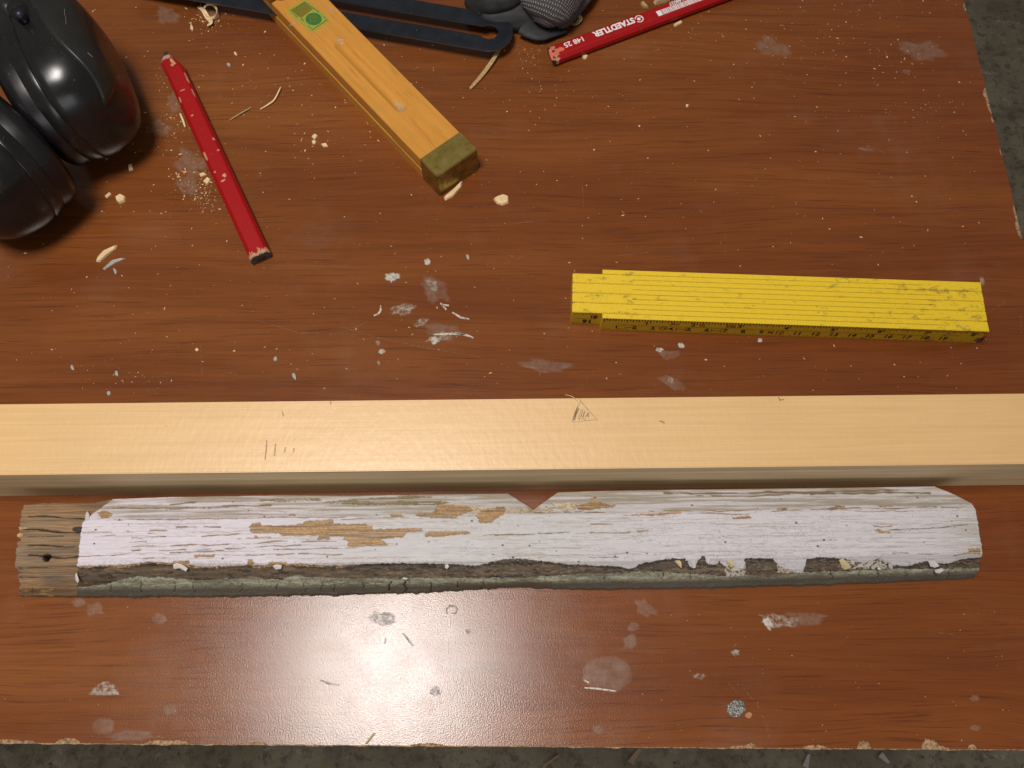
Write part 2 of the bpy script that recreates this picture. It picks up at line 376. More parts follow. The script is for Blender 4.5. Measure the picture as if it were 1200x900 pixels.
# ================================================================== SETTING
FZ = -0.88
me = mesh_from([(-8, -8, FZ), (8, -8, FZ), (8, 8, FZ), (-8, 8, FZ)], [(0, 1, 2, 3)])
tag(link('floor', me, M_FLOOR), kind='structure')

# ---- workbench
fa, fb = at(0, 871), at(1200, 879)
ra, rb = at(1130, 0), at(1200, 285)
df = (fb-fa).normalized(); dr = (rb-ra).normalized()
def isect(p, d, q, e):
    den = d.x*e.y-d.y*e.x; s = ((q.x-p.x)*e.y-(q.y-p.y)*e.x)/den; return p+d*s
corner = isect(fa, df, ra, dr)
bench = thing('workbench', 'cherry laminate workbench top with chipped front edge and dried glue spots', 'workbench', (corner.x, corner.y, FZ))
B0 = Vector((corner.x, corner.y, FZ))
back_r = corner-dr*0.80; left_f = corner-df*1.30; left_b = left_f-dr*0.80
def nv1(x, s, seed): return float(fbm(np.array([x*s]), np.array([0.5]), seed)[0])
# chips (px positions along front / right edge, depth in mm, half width mm)
front_chips = [(8, 1.7, 7), (78, 2.2, 6), (30, 1.1, 4), (192, 1.6, 10), (207, 1.5, 5), (868, .9, 5), (880, 2.0, 2.5), (955, 1.3, 6), (1013, 3.6, 3.4), (1091, 4.4, 4.6), (1140, 2.0, 2.5), (1100, 1.2, 5), (500, 1.0, 8), (300, 0.9, 5)]
fch = [((at(px, 874)-corner).dot(-df), d/1000, w/1000) for px, d, w in front_chips]
right_chips = [((1154, 110), 2.6, 5), ((1158, 122), 1.8, 8), ((1163, 140), 1.5, 3), ((1190, 250), 1.6, 6), ((1194, 268), 2.4, 7), ((1131, 8), 1.6, 4), ((1172, 178), 1.0, 3)]
rch = [((at(*p)-corner).dot(-dr), d/1000, w/1000) for p, d, w in right_chips]
nin_f = Vector((-df.y, df.x, 0)); nin_r = Vector((-dr.x*0-abs(dr.y), dr.x, 0)).normalized()
poly = []
N = 1500
for i in range(N+1):      # right edge from back to the corner
    s = 0.80*(1-i/N)
    dpt = 0.0002*(nv1(s, 400, 3)-0.5)+max([0]+[d*(max(0, 1-((s-c)/w)**2)**0.5)*(0.75+0.6*nv1(s, 1500, 8)) for c, d, w in rch])
    if abs(s) > 1e-4: poly.append(corner-dr*s+nin_r*dpt)
for i in range(N*2+1):    # front edge from the corner to the left
    s = 0.75*i/(2*N)
    dpt = 0.0003*(nv1(s, 300, 5)-0.3)+max([0]+[d*(max(0, 1-((s-c)/w)**2)**0.5)*(0.6+0.8*nv1(s, 1300, 9)) for c, d, w in fch])
    poly.append(corner-df*s+nin_f*(dpt+0.0002))
poly += [left_f, left_b]
LT = 0.0008
bm = bmesh.new()
top = [bm.verts.new((p.x, p.y, 0)) for p in poly]; bot = [bm.verts.new((p.x, p.y, -LT)) for p in poly]
bm.faces.new(top); n = len(top)
for i in range(n): bm.faces.new((top[i], bot[i], bot[(i+1) % n], top[(i+1) % n]))
bmesh.ops.triangulate(bm, faces=[f for f in bm.faces if len(f.verts) > 4])
o = bm_obj('laminate_top', bm, M_LAM, bench); o.matrix_parent_inverse = Matrix.Translation(-B0)
# chipboard core, slightly proud and worn
bm = bmesh.new(); ring = []
for i in range(0, 301):
    s = 0.80*(1-i/300); ring.append(corner-dr*s-nin_r*(0.0001+0.0003*nv1(s, 200, 31)))
for i in range(1, 901):
    s = 0.75*i/900; ring.append(corner-df*s-nin_f*(0.0014*max(0, nv1(s, 160, 33)-0.45)+0.0001))
ring += [left_f-nin_f*0.001, left_b]
tv = [bm.verts.new((p.x, p.y, -LT-0.00005)) for p in ring]; bv = [bm.verts.new((p.x, p.y, -0.025)) for p in ring]
bm.faces.new(tv); bm.faces.new(bv[::-1]); n = len(tv)
for i in range(n): bm.faces.new((tv[i], bv[i], bv[(i+1) % n], tv[(i+1) % n]))
bmesh.ops.triangulate(bm, faces=[f for f in bm.faces if len(f.verts) > 4])
o = bm_obj('chipboard_core', bm, M_CHIP, bench); o.matrix_parent_inverse = Matrix.Translation(-B0)
for (s, q) in ((0.12, 0.12), (1.18, 0.12), (0.12, 0.70), (1.18, 0.70)):
    p = corner-df*s-dr*q
    o = box('leg', (p.x-B0.x, p.y-B0.y, (0.88-0.025)/2), (0.05, 0.05, 0.88-0.025), M_LEG, bench, 0.003)

def blob_px(cx, cy, rx, ry, seed, rot=0.0, n=40, rough=0.5, z=0.0):
    pts = []
    for k in range(n):
        a = 2*math.pi*k/n
        rr = 1+rough*(float(fbm(np.array([math.cos(a)*2+seed*3.1]), np.array([math.sin(a)*2+7.0]), seed)[0])-0.5)*2
        x = rx*rr*math.cos(a); y = ry*rr*math.sin(a)
        pts.append((cx+x*math.cos(rot)-y*math.sin(rot), cy+x*math.sin(rot)+y*math.cos(rot)))
    return pts
STAINZ = [0.00005]
def stain(ptspx, m, name='glue_stain', label=None, hgt=0.00012, edge=0.0):
    STAINZ[0] += 0.000004; z = STAINZ[0]+hgt
    bm = bmesh.new(); c = Vector((0, 0, 0)); P = [at(x, y, 0) for x, y in ptspx]
    for p in P: c += p
    c /= len(P); cl_ = bm.verts.layers.float_color.new('Col'); rings = []
    for sc, zz, val in ((1.0, 0.00003, edge), (0.9, z*0.7, edge+(1-edge)*0.5), (0.72, z, 1.0), (0.35, z, 1.0)):
        r_ = []
        for p in P:
            v = bm.verts.new((c.x+(p.x-c.x)*sc, c.y+(p.y-c.y)*sc, zz)); v[cl_] = (val, val, val, 1); r_.append(v)
        rings.append(r_)
    cv = bm.verts.new((c.x, c.y, z)); cv[cl_] = (1, 1, 1, 1); n = len(P)
    for ra_, rb_ in zip(rings[:-1], rings[1:]):
        for i in range(n): bm.faces.new((ra_[i], ra_[(i+1) % n], rb_[(i+1) % n], rb_[i]))
    for i in range(n): bm.faces.new((rings[-1][i], rings[-1][(i+1) % n], cv))
    o = bm_obj(name, bm, m, bench, True); o.matrix_parent_inverse = Matrix.Translation(-B0)
    if label: o['label'] = label
    return o
def strip_px(pts, w, z=0.0, taper=True):
    """thin flat strip polygon around a pixel polyline (w in px)."""
    L, Rr = [], []
    for i, (x, y) in enumerate(pts):
        x0, y0 = pts[max(i-1, 0)]; x1, y1 = pts[min(i+1, len(pts)-1)]
        d = math.hypot(x1-x0, y1-y0)+1e-9; nx, ny = -(y1-y0)/d, (x1-x0)/d
        ww = w/2*((math.sin(math.pi*(i+0.5)/len(pts))*0.8+0.2) if taper else 1)
        L.append((x+nx*ww, y+ny*ww)); Rr.append((x-nx*ww, y-ny*ww))
    return L, Rr
def strip_obj(name, lines, m, parent, z, w=1.0, inv=None, taper=True, at_z=None):
    o = None
    for pts in lines:
        bm = bmesh.new(); L, Rr = strip_px(pts, w, taper=taper)
        a = [bm.verts.new(at(x, y, z)) for x, y in L]; b = [bm.verts.new(at(x, y, z)) for x, y in Rr]
        for i in range(len(a)-1): bm.faces.new((a[i], a[i+1], b[i+1], b[i]))
        o = bm_obj(name, bm, m, parent)
        if inv is not None: o.matrix_parent_inverse = inv
    return o
BINV = Matrix.Translation(-B0)
stain(blob_px(711, 790, 29, 21, 4, 0.05, rough=0.12), M_GLUE_THIN, label='round dried film of glue', edge=0.75)
strip_obj('glue_ridge', [[(685, 806), (700, 807), (722, 810)], [(684, 797), (690, 800)]], M_RIDGE, bench, 0.0003, 2.2, BINV)
stain([(103, 814), (112, 804), (120, 799), (127, 798), (134, 802), (137, 808), (140, 814), (122, 815)], M_GLUE, label='pale wedge shaped glue spot', edge=0.6)
stain(blob_px(121, 851, 14, 11, 9, -0.2, rough=0.25), M_GLUE_THIN)
stain(blob_px(152, 862, 28, 6.5, 12, -0.05, rough=0.35), M_GLUE_THIN)
stain(blob_px(757, 712, 15, 9, 14, 0.6, rough=0.7), M_GLUE_THIN)
stain(blob_px(742, 735, 7, 6, 15, 0.0, rough=0.5), M_GLUE_THIN)
stain(blob_px(738, 752, 10, 8, 16, -0.4, rough=0.6), M_GLUE_THIN)
stain(blob_px(915, 728, 26, 8, 18, 0.12, rough=0.6), M_GLUE)
stain(blob_px(900, 730, 9, 5, 19, 0.9, rough=0.6), M_GLUE_DENSE)
stain(blob_px(945, 724, 26, 9, 20, 0.05, rough=0.5), M_GLUE_THIN)
stain(blob_px(862, 765, 5, 4, 21), M_GLUE); stain(blob_px(819, 792, 7, 4, 22, rough=.7), M_GLUE)
stain(blob_px(111, 714, 11, 9, 23), M_GLUE_THIN); stain(blob_px(92, 706, 9, 5, 24), M_GLUE_THIN); stain(blob_px(187, 724, 9, 7, 25), M_GLUE_THIN)
stain(blob_px(199, 831, 9, 7, 26), M_GLUE_THIN); stain(blob_px(700, 855, 8, 5, 27), M_GLUE_THIN)
stain(blob_px(459, 325, 8, 6, 30, 0.1, rough=0.8), M_GLUE_DENSE); stain(blob_px(501, 307, 4.2, 4.2, 31, rough=0.3), M_GLUE_DENSE)
stain(blob_px(472, 362, 15, 6.5, 32, -0.25, rough=0.5), M_GLUE); stain(blob_px(506, 333, 9, 6, 33, 0.6, rough=0.7), M_GLUE)
stain(blob_px(509, 340, 20, 13, 34, 0.6, rough=0.7), M_GLUE_THIN); stain(blob_px(515, 395, 13, 5, 35, -0.3, rough=0.8), M_GLUE)
stain(blob_px(509, 399, 5, 5, 36, rough=0.3), M_GLUE_DENSE); stain(blob_px(494, 378, 10, 4, 37, -0.5, rough=0.6), M_GLUE)
stain(blob_px(520, 388, 22, 10, 38, 0.1, rough=0.7), M_GLUE_THIN); stain(blob_px(447, 412, 4, 3, 39), M_GLUE_DENSE)
stain(blob_px(444, 425, 2, 5, 40), M_GLUE); stain(blob_px(443, 402, 3, 3, 41), M_GLUE)
stain(blob_px(773, 410, 5, 3, 42, rough=0.7), M_GLUE_DENSE); stain(blob_px(798, 405, 4, 3, 43, rough=0.7), M_GLUE_DENSE)
stain(blob_px(784, 416, 12, 6, 44, rough=0.7), M_GLUE_THIN); stain(blob_px(788, 448, 18, 7, 45, 0.6, rough=0.7), M_GLUE_THIN)
stain(blob_px(786, 446, 5, 3, 46, 0.9, rough=0.7), M_GLUE); stain(blob_px(891, 399, 3, 3, 47), M_GLUE_DENSE)
stain(blob_px(1151, 329, 3, 6, 48, -0.3, rough=.6), M_GLUE); stain(blob_px(1142, 818, 6, 4, 49), M_GLUE_THIN); stain(blob_px(1143, 853, 6, 4, 50), M_GLUE_THIN)
stain(blob_px(197, 18, 14, 10, 51, 0.5, rough=.7), M_GLUE_THIN); stain(blob_px(1062, 84, 6, 3, 52), M_GLUE_THIN)
stain(blob_px(205, 118, 12, 22, 80, 0.5, rough=.9), M_GLUE_THIN); stain(blob_px(224, 190, 20, 16, 81, 0.5, rough=.7), M_GLUE_THIN); stain(blob_px(222, 218, 14, 9, 82, 0.3, rough=.9), M_GLUE_THIN)
stain(blob_px(185, 150, 16, 10, 83, 0.3, rough=.7), M_GLUE_THIN); stain(blob_px(905, 55, 22, 10, 84, 0.3, rough=.7), M_GLUE_THIN); stain(blob_px(1080, 60, 26, 12, 85, 0.1, rough=.7), M_GLUE_THIN); stain(blob_px(245, 15, 16, 10, 86, 0.1, rough=.7), M_GLUE_THIN)
stain(blob_px(1015, 175, 10, 2, 53, 0.2), M_GLUE_THIN); stain(blob_px(640, 428, 30, 8, 54, .1), M_GLUE_THIN)
stain(blob_px(448, 725, 14, 9, 55, .2, rough=.6), M_STAIN, 'stain'); stain(blob_px(510, 810, 8, 6, 56), M_STAIN, 'stain')
stain(blob_px(549, 740, 4, 3, 57), M_STAIN, 'stain')
o = strip_obj('stain', [[(524, 720), (523, 714), (527, 710), (533, 710), (536, 714), (534, 719), (528, 718)]], M_DRIP, bench, 0.0003, 3.0, BINV)
o['label'] = 'dark looped drip mark'
strip_obj('stain', [[(472, 742), (477, 748), (484, 757)], [(452, 748), (451, 754)], [(375, 797), (385, 801), (398, 803)]], M_DRIP, bench, 0.0003, 3.0, BINV)
strip_obj('glue_ridge', [[(438, 370), (443, 368), (446, 364), (446, 358)], [(516, 355), (523, 363)], [(530, 366), (540, 372), (550, 374)], [(533, 390), (548, 393), (555, 396)], [(518, 357), (526, 358)], [(508, 392), (530, 391), (545, 392)]], M_RIDGE, bench, 0.0003, 2.6, BINV)
scr = [[(400, 383), (440, 395), (500, 408), (562, 418)], [(410, 387), (430, 377)], [(620, 702), (632, 708), (640, 724)], [(270, 780), (290, 802), (309, 815)], [(853, 800), (864, 812)], [(870, 805), (890, 830), (902, 865)], [(995, 745), (985, 754)], [(230, 824), (248, 858)],
       [(897, 846), (903, 860)], [(700, 745), (705, 752)], [(430, 801), (480, 800)], [(684, 242), (682, 210)], [(1010, 170), (1040, 180)], [(20, 630), (22, 645)], [(600, 262), (640, 258)], [(300, 375), (350, 390), (420, 392)], [(235, 403), (237, 440)], [(720, 300), (760, 296)],
       [(290, 706), (296, 718)], [(1150, 372), (1180, 352)], [(690, 850), (687, 862)], [(1090, 600 + 140), (1120, 744)], [(1196, 370), (1197, 390)], [(590, 295), (605, 303), (615, 300)]]
strip_obj('scratch', scr, M_SCR, bench, 0.00018, 0.8, BINV)
# grey metallic looking blob of hardened glue
def lump(name, pts, z0, hgt, m, parent=None, inv=None, seed=1, n=14):
    c = sum((at(x, y, z0) for x, y in pts), Vector())/len(pts); bm = bmesh.new(); rings = []
    P = [at(x, y, z0) for x, y in pts]
    for k, (sc, hz) in enumerate(((1, 0), (0.92, 0.6), (0.6, 0.95), (0.25, 1.0))):
        rings.append([bm.verts.new((c.x+(p.x-c.x)*sc, c.y+(p.y-c.y)*sc, z0+hgt*hz*(0.7+0.6*random.random()))) for p in P])
    for a, b in zip(rings[:-1], rings[1:]):
        for i in range(len(P)): j = (i+1) % len(P); bm.faces.new((a[i], a[j], b[j], b[i]))
    bm.faces.new(rings[-1]); bm.faces.new(rings[0][::-1])
    o = bm_obj(name, bm, m, parent, False)
    if inv is not None: o.matrix_parent_inverse = inv
    return o
t = NT('silvery_hard_glue'); n = t.noise(t.coord(), 900, 4, 0.7)
t.set(base=t.ramp(n, [(0.35, (0.06, 0.055, 0.045)), (0.5, (0.32, 0.31, 0.28)), (0.7, (0.55, 0.55, 0.5))]), metal=0.5, rough=0.28, normal=t.bump(n, 1.0, 0.0008)); M_SILV = t.m
tag(lump('glue_drop', blob_px(863, 830, 11, 10.5, 61, 0, 18, 0.25), 0.0, 0.0018, M_SILV), 'silvery grey hardened drop of glue on the bench right of the round glue film', 'glue drop')
tag(lump('wood_chip', blob_px(877, 838, 5, 4, 62, 0.4, 8, 0.7), 0.0, 0.0008, simple('ochre_chip', (0.45, 0.22, 0.10), 0.7)), 'tiny ochre chip touching the silvery glue drop', 'wood chip')

# ================================================================== SPRUCE BATTEN
LZ = 0.042
fL, fR = at(0, 556.5, LZ), at(1200, 543.5, LZ); bL, bR = at(0, 472.5, LZ), at(1200, 462, LZ)
ang = math.atan2(fR.y-fL.y, fR.x-fL.x); w_b = ((bL-fL).y+(bR-fR).y)/2*math.cos(ang)
mid = (fL+fR)/2+Vector((-math.sin(ang), math.cos(ang), 0))*(w_b/2)
bat = thing('spruce_batten', 'long pale planed spruce batten with a pencilled triangle lying across the bench', 'batten', (mid.x, mid.y, 0), ang)
x0, x1 = -0.62, 0.285
bm = bmesh.new(); box_bm(bm, (x0+x1)/2, 0, LZ/2, x1-x0, w_b, LZ, 0.0004, 2)
bmesh.ops.recalc_face_normals(bm, faces=bm.faces)
me = bpy.data.meshes.new('plank'); bm.to_mesh(me); bm.free(); me.materials.append(M_SPRUCE); me.materials.append(M_SPRUCE_SIDE)
for p in me.polygons: p.material_index = 0 if p.normal.z > 0.5 else 1
link('plank', me, None, bat)
binv = Matrix.Translation(-Vector((mid.x, mid.y, 0)))
batinv = (Matrix.Translation((mid.x, mid.y, 0)) @ Matrix.Rotation(ang, 4, 'Z')).inverted()
def T8(zx, zy): return (640+zx/15, 460+zy/15)
tri = [[T8(455, 515), T8(480, 430), T8(520, 320), T8(570, 220), T8(610, 140)], [T8(570, 95), T8(640, 190), T8(760, 330), T8(910, 492)],
       [T8(455, 515), T8(560, 520), T8(700, 490), T8(860, 478), T8(905, 492)]]
ht = []
for k in range(5):
    ht.append([T8(470+k*9, 500-k*4), T8(500+k*8, 380), T8(555+k*8, 240+k*12)])
ht += [[T8(560, 480), T8(600, 350), T8(635, 290)], [T8(575, 490), T8(620, 400), T8(640, 310)], [T8(620, 480), T8(660, 370), T8(682, 320)], [T8(640, 470), T8(680, 330)], [T8(660, 480), T8(710, 400), T8(740, 345)], [T8(740, 350), T8(742, 440)], [T8(745, 350), T8(730, 400), T8(745, 440)]]
strip_obj('pencil_mark', tri, M_PENCILMARK, bat, LZ+0.00006, 0.9, batinv)
strip_obj('pencil_mark', ht, M_PENCILMARK, bat, LZ+0.00008, 1.1, batinv)
strip_obj('pencil_mark', [[(312.5, 516), (312, 527), (310.5, 539)], [(323, 520), (321.5, 534)], [(334.5, 524), (333.5, 530)], [(344.5, 525), (344, 530)], [(772, 493), (776, 494), (779, 496)], [(912, 465), (914, 469), (919, 468)], [(331, 482), (332, 488)], [(387, 470), (388, 474)]], M_PENCILMARK, bat, LZ+0.00008, 2.0, batinv)
strip_obj('scratch', [[(936, 494), (953, 494.5)]], film('pale_scratch', (0.9, 0.75, 0.5), .5, .3, .6), bat, LZ+0.00007, 0.7, batinv)

# ================================================================== OLD NOTCHED BOARD (relief sheet with paint layers)
def T(k, pts):
    ox, oy = {1: (0, 570), 2: (200, 570), 3: (400, 570), 4: (580, 570), 5: (760, 570), 6: (950, 560)}[k]
    return [(ox+x/5.4545, oy+y/5.4545) for x, y in pts]
ZT = 0.022
kA = [(5, 698), (50, 700), (90, 700.5), (200, 699.5), (320, 698.5), (400, 697), (490, 694.5), (560, 691), (600, 688), (650, 690), (700, 691.5), (800, 689.5), (900, 687.5), (1000, 684.5), (1080, 681), (1120, 679), (1160, 676)]
kB = [(5, 691), (90, 688), (200, 687), (330, 686), (400, 685), (500, 684), (560, 683), (620, 682), (700, 679.5), (800, 678), (900, 676), (1000, 673), (1080, 671), (1160, 668)]
kD = [(5, 668), (90, 666), (200, 664), (350, 664), (500, 662), (700, 662), (900, 657), (1000, 656), (1160, 653)]
kM = [(5, 610), (100, 609), (330, 606.5), (590, 604), (760, 601), (900, 599), (1000, 597), (1160, 594)]
kE = [(5, 592), (27, 591.5), (60, 590), (110, 590), (128, 586), (200, 583.5), (330, 581.5), (400, 582), (500, 580.5), (595, 579.5), (596, 580), (625, 598.5), (653, 578.5), (654, 578), (720, 576), (880, 574), (1000, 572.5), (1095, 571), (1160, 570)]
def kline(k, z):
    W = np.array([tuple(at(x, y, z))[:2] for x, y in k]); return W
lines = [(kline(kA, 0.0), 0.0), (kline(kA, 0.002)+[0, 0.0005], 0.004), (kline(kB, 0.0125), 0.0125), (kline([(x, y-8) for x, y in kB], 0.0165), 0.0165), (kline(kD, 0.020), 0.020),
         (kline([(x, y-4) for x, y in kD], ZT-0.0004), ZT-0.0004), (kline(kM, ZT), ZT), (kline(kE, ZT-0.0025), ZT-0.0025)]
vk = [0, 0.04, 0.14, 0.22, 0.32, 0.38, 0.82, 1.0]
NU, NV = 1750, 200
u = np.linspace(0, 1, NU); vv_ = np.linspace(0, 1, NV)
xl = np.interp(vv_, [0, 0.03, 0.2, 0.5, 1.0], [at(18, 0+697, 0).x, at(15, 690, .01).x, at(16, 680, ZT).x, at(20, 640, ZT).x, at(27, 592, ZT-.002).x])
xr_px = [(0, 1138, 676, 0), (0.05, 1142, 674, .005), (0.14, 1147, 669, .0125), (0.32, 1149, 654, .02), (0.60, 1148, 625, ZT), (0.80, 1143, 600, ZT), (0.85, 1139, 593, ZT), (0.93, 1120, 583, ZT), (1.0, 1096, 572, ZT-.002)]
xr = np.interp(vv_, [a[0] for a in xr_px], [at(a[1], a[2], a[3]).x for a in xr_px])
xl = xl+0.0009*(fbm(vv_*30, vv_*0, 71)-0.5)*2+0.0012*np.where((vv_ > 0.62) & (vv_ < 0.645), 1, 0)
xr = xr+0.0005*(fbm(vv_*30, vv_*0+3, 73)-0.5)*2
X = xl[None, :]+(xr-xl)[None, :]*u[:, None]
Y = np.zeros_like(X); Z = np.zeros_like(X)
for j in range(NV):
    v0 = vv_[j]; k = min(max(np.searchsorted(vk, v0, side='right')-1, 0), len(vk)-2); f = (v0-vk[k])/(vk[k+1]-vk[k])
    y0 = np.interp(X[:, j], lines[k][0][:, 0], lines[k][0][:, 1]); y1 = np.interp(X[:, j], lines[k+1][0][:, 0], lines[k+1][0][:, 1])
    Y[:, j] = y0+(y1-y0)*f; Z[:, j] = lines[k][1]+(lines[k+1][1]-lines[k][1])*f
# splintered lower edge
fr = np.clip(1-vv_[None, :]/0.06, 0, 1)
Y -= fr*0.0018*np.clip(fbm(X*420, X*0, 81)-0.42, 0, 1)-fr*0.0012*(fbm(X*90, X*0, 82)-0.5)
PX, PY = proj(X, Y, Z)
wob = (fbm(PX*0.35, PY*0.35, 11, 4)-0.5)*3.2; wob2 = (fbm(PX*0.35, PY*0.35, 19, 4)-0.5)*2.6
QX, QY = PX+wob*1.6, PY+wob2
slope = -(PX-600)*0.010
YY = PY-slope                                           # row coordinate that follows the board
g_fine = fbm(PX*0.02, YY*1.6, 21, 4); g_mid = fbm(PX*0.012, YY*0.55, 22, 4); spk = fbm(PX*0.5, PY*0.5, 23, 4); big = fbm(PX*0.02, PY*0.06, 24, 3)
def mixc(C, m, col):
    col = np.array(col, float); return C*(1-m[..., None])+col*m[..., None]
def wood(dark, light, g): return np.array(dark)*(1-g[..., None])+np.array(light)*g[..., None]
# wood below everything
gg = sstep(0.32, 0.66, g_fine*0.6+g_mid*0.4)
Cc = wood((0.20, 0.105, 0.040), (0.47, 0.28, 0.12), gg); REL = (g_fine-0.5)*0.00035
# weathered bare left end
endx = np.interp(PY, [585, 612, 640, 664, 697], [132, 97, 93, 91, 90])+(fbm(PY*0.4, PY*0, 31)-0.5)*3
bare = PX < endx
Cb = wood((0.095, 0.058, 0.032), (0.33, 0.195, 0.095), sstep(0.28, 0.68, g_fine*0.5+g_mid*0.3+big*0.2))
greyb = sstep(0.45, 0.62, fbm(PX*0.04, PY*0.09, 33)); Cb = mixc(Cb, greyb*0.28, (0.15, 0.125, 0.085))
grn = sstep(0.6, 0.85, 1-(PX-14)/22)*sstep(0.42, 0.6, fbm(PX*0.12, PY*0.12, 35)); Cb = mixc(Cb, np.clip(grn, 0, 1)*0.7, (0.16, 0.17, 0.12))
dk = np.exp(-((PX-62)/17)**2-((PY-678)/8)**2); Cb = mixc(Cb, dk*0.6, (0.07, 0.06, 0.052))
oc = sstep(0.55, 0.7, fbm(PX*0.1, PY*0.5, 36))*(PY > 687)*(PX < 62); Cb = mixc(Cb, oc*0.9, (0.42, 0.27, 0.11))
Cc = np.where(bare[..., None], Cb, Cc); REL = np.where(bare, (g_fine-0.5)*0.0007-0.0004, REL)
# brown primer / dark band in front, green paint on the bead
dline = np.interp(PX+wob*1.2, [85, 120, 150, 175, 200, 240, 280, 350, 395, 430, 470, 520, 560, 575, 590, 610, 640, 660, 720, 742, 750, 770, 795, 803, 808, 812, 815, 822, 826, 830, 838, 843, 847, 871, 873, 905, 912, 935, 942, 945, 962, 975, 990, 1012, 1030, 1045, 1060, 1085, 1110, 1125, 1150],
                  [664, 663, 662, 658, 660, 664, 663, 661, 663, 661, 660, 661, 663, 659, 655.5, 655, 658, 661, 664, 667, 661, 657, 654, 655, 663, 666, 663, 652, 652, 662, 662, 657, 662, 667, 654, 655, 663, 672, 668, 656, 653, 654, 655, 660, 654, 662, 664, 658, 661, 656, 653])
cline = np.interp(PX, [85, 120, 140, 160, 190, 230, 300, 330, 345, 360, 400, 450, 500, 560, 620, 660, 720, 760, 800, 840, 850, 870, 900, 920, 960, 1000, 1050, 1100, 1150],
                  [689, 686, 680, 676, 677, 680, 677.5, 680, 674, 677, 677.5, 677.5, 677.5, 677.5, 677, 674, 672, 670.5, 672, 674, 676, 674, 677, 674, 670, 669, 667, 667, 666])
# ochre transition strip: flaked to the wood
pad = (fbm(PX*0.08, PY*0.2, 41)-0.45)*7
painted = ~bare
white = painted & (QY < dline)
ochre = painted & ~white & (QY < dline+np.clip(pad+1.0, 0, 6)) & (PX < 420)
brown = painted & ~white & ~ochre & (QY < cline+ (fbm(PX*0.2, PY*0.2, 43)-0.5)*3)
green = painted & ~white & ~ochre & ~brown
Cbr = wood((0.030, 0.021, 0.015), (0.110, 0.072, 0.043), sstep(0.35, 0.7, spk*0.45+g_mid*0.55))
Cbr = mixc(Cbr, sstep(0, 7, PY-dline)*0.5, (0.125, 0.088, 0.053))
Cbr = mixc(Cbr, sstep(0.56, 0.68, fbm(PX*0.06, PY*0.3, 45))*0.55, (0.21, 0.14, 0.075))
Cbr = mixc(Cbr, sstep(0.55, 0.68, fbm(PX*0.10, PY*0.5, 46))*0.8, (0.022, 0.016, 0.012))
Cbr = mixc(Cbr, sstep(4.5, 0.5, PY-dline)*sstep(380, 440, PX)*0.75, (0.022, 0.017, 0.014))
Cbr = mixc(Cbr, sstep(0.62, 0.68, fbm(PX*0.3, PY*0.9, 47))*sstep(380, 500, PX)*0.5, (0.24, 0.20, 0.15))
Cc = np.where(brown[..., None], Cbr, Cc); REL = np.where(brown, (spk-0.5)*0.0003, REL)
Cc = np.where(ochre[..., None], wood((0.17, 0.095, 0.04), (0.42, 0.27, 0.13), sstep(0.35, 0.65, spk)), Cc)
Cg = wood((0.18, 0.18, 0.125), (0.33, 0.325, 0.235), sstep(0.35, 0.7, spk*0.5+big*0.5))
low_shade = sstep(0.0, 5.0, PY-np.interp(PX, [a for a, b in kB], [b for a, b in kB]))
Cg = mixc(Cg, low_shade*0.82, (0.075, 0.068, 0.054))  # same green paint, lower face darkened in colour to stand for its shading
Cg = mixc(Cg, sstep(0.55, 0.68, fbm(PX*0.25, PY*0.4, 44))*(1-low_shade)*0.5, (0.12, 0.10, 0.06))
Cc = np.where(green[..., None], Cg, Cc); Cg = mixc(Cg, sstep(0.54, 0.66, fbm(PX*0.07, PY*0.5, 48))*0.55, (0.13, 0.095, 0.06))
Cc = np.where(green[..., None], Cg, Cc)
REL = np.where(green, 0.00035+(spk-0.5)*0.0007+(fbm(PX*0.08, PY*0.3, 49)-0.5)*0.0008, REL)
# mottled dirty white between the dark blocks
WX = PX+wob*2.5
mot = painted & ~white & (((WX > 851) & (WX < 873) & (spk > 0.38)) | ((WX > 910) & (WX < 942) & (QY < 672)) | ((WX > 985) & (PX < 1046) & (QY < 667) & (spk > 0.42))) & (QY < cline)
Cc = np.where(mot[..., None], wood((0.20, 0.15, 0.10), (0.50, 0.45, 0.38), sstep(0.35, 0.6, spk)), Cc); REL = np.where(mot, 0.0004, REL)
# white paint
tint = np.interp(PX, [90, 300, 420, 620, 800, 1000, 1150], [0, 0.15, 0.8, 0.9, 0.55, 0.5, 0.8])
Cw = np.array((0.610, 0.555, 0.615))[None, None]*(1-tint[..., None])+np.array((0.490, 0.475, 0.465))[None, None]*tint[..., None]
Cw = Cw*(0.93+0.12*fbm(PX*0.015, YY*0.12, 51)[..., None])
lay = sstep(0.44, 0.62, fbm(PX*0.01, YY*0.7, 52))                         # grain telegraphing through the paint
Cw = mixc(Cw, lay*0.10, (0.36, 0.33, 0.28))
mline = np.interp(PX, [a for a, b in kM], [b for a, b in kM]); eline = np.interp(PX, [a for a, b in kE if a not in (625,)], [b for a, b in kE if a not in (625,)])
backz = sstep(2, -3, PY-mline)
drt = backz*sstep(0.42, 0.66, fbm(PX*0.012, YY*0.45, 53))*0.75+backz*0.12
Cw = mixc(Cw, drt, (0.265, 0.225, 0.165))
edge = sstep(6, 0, PY-eline)*sstep(0.35, 0.55, fbm(PX*0.02, YY*0.7, 54)); Cw = mixc(Cw, edge*0.7, (0.25, 0.20, 0.12))
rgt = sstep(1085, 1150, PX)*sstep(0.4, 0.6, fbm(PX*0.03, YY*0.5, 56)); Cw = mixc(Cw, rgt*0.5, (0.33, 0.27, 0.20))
nb = sstep(10, 0, dline-PY)*sstep(0.48, 0.62, spk); Cw = mixc(Cw, nb*0.45, (0.32, 0.27, 0.21))
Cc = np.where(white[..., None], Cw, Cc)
REL = np.where(white, 0.00065+(g_mid-0.5)*0.00022+(spk-0.5)*0.00008, REL)
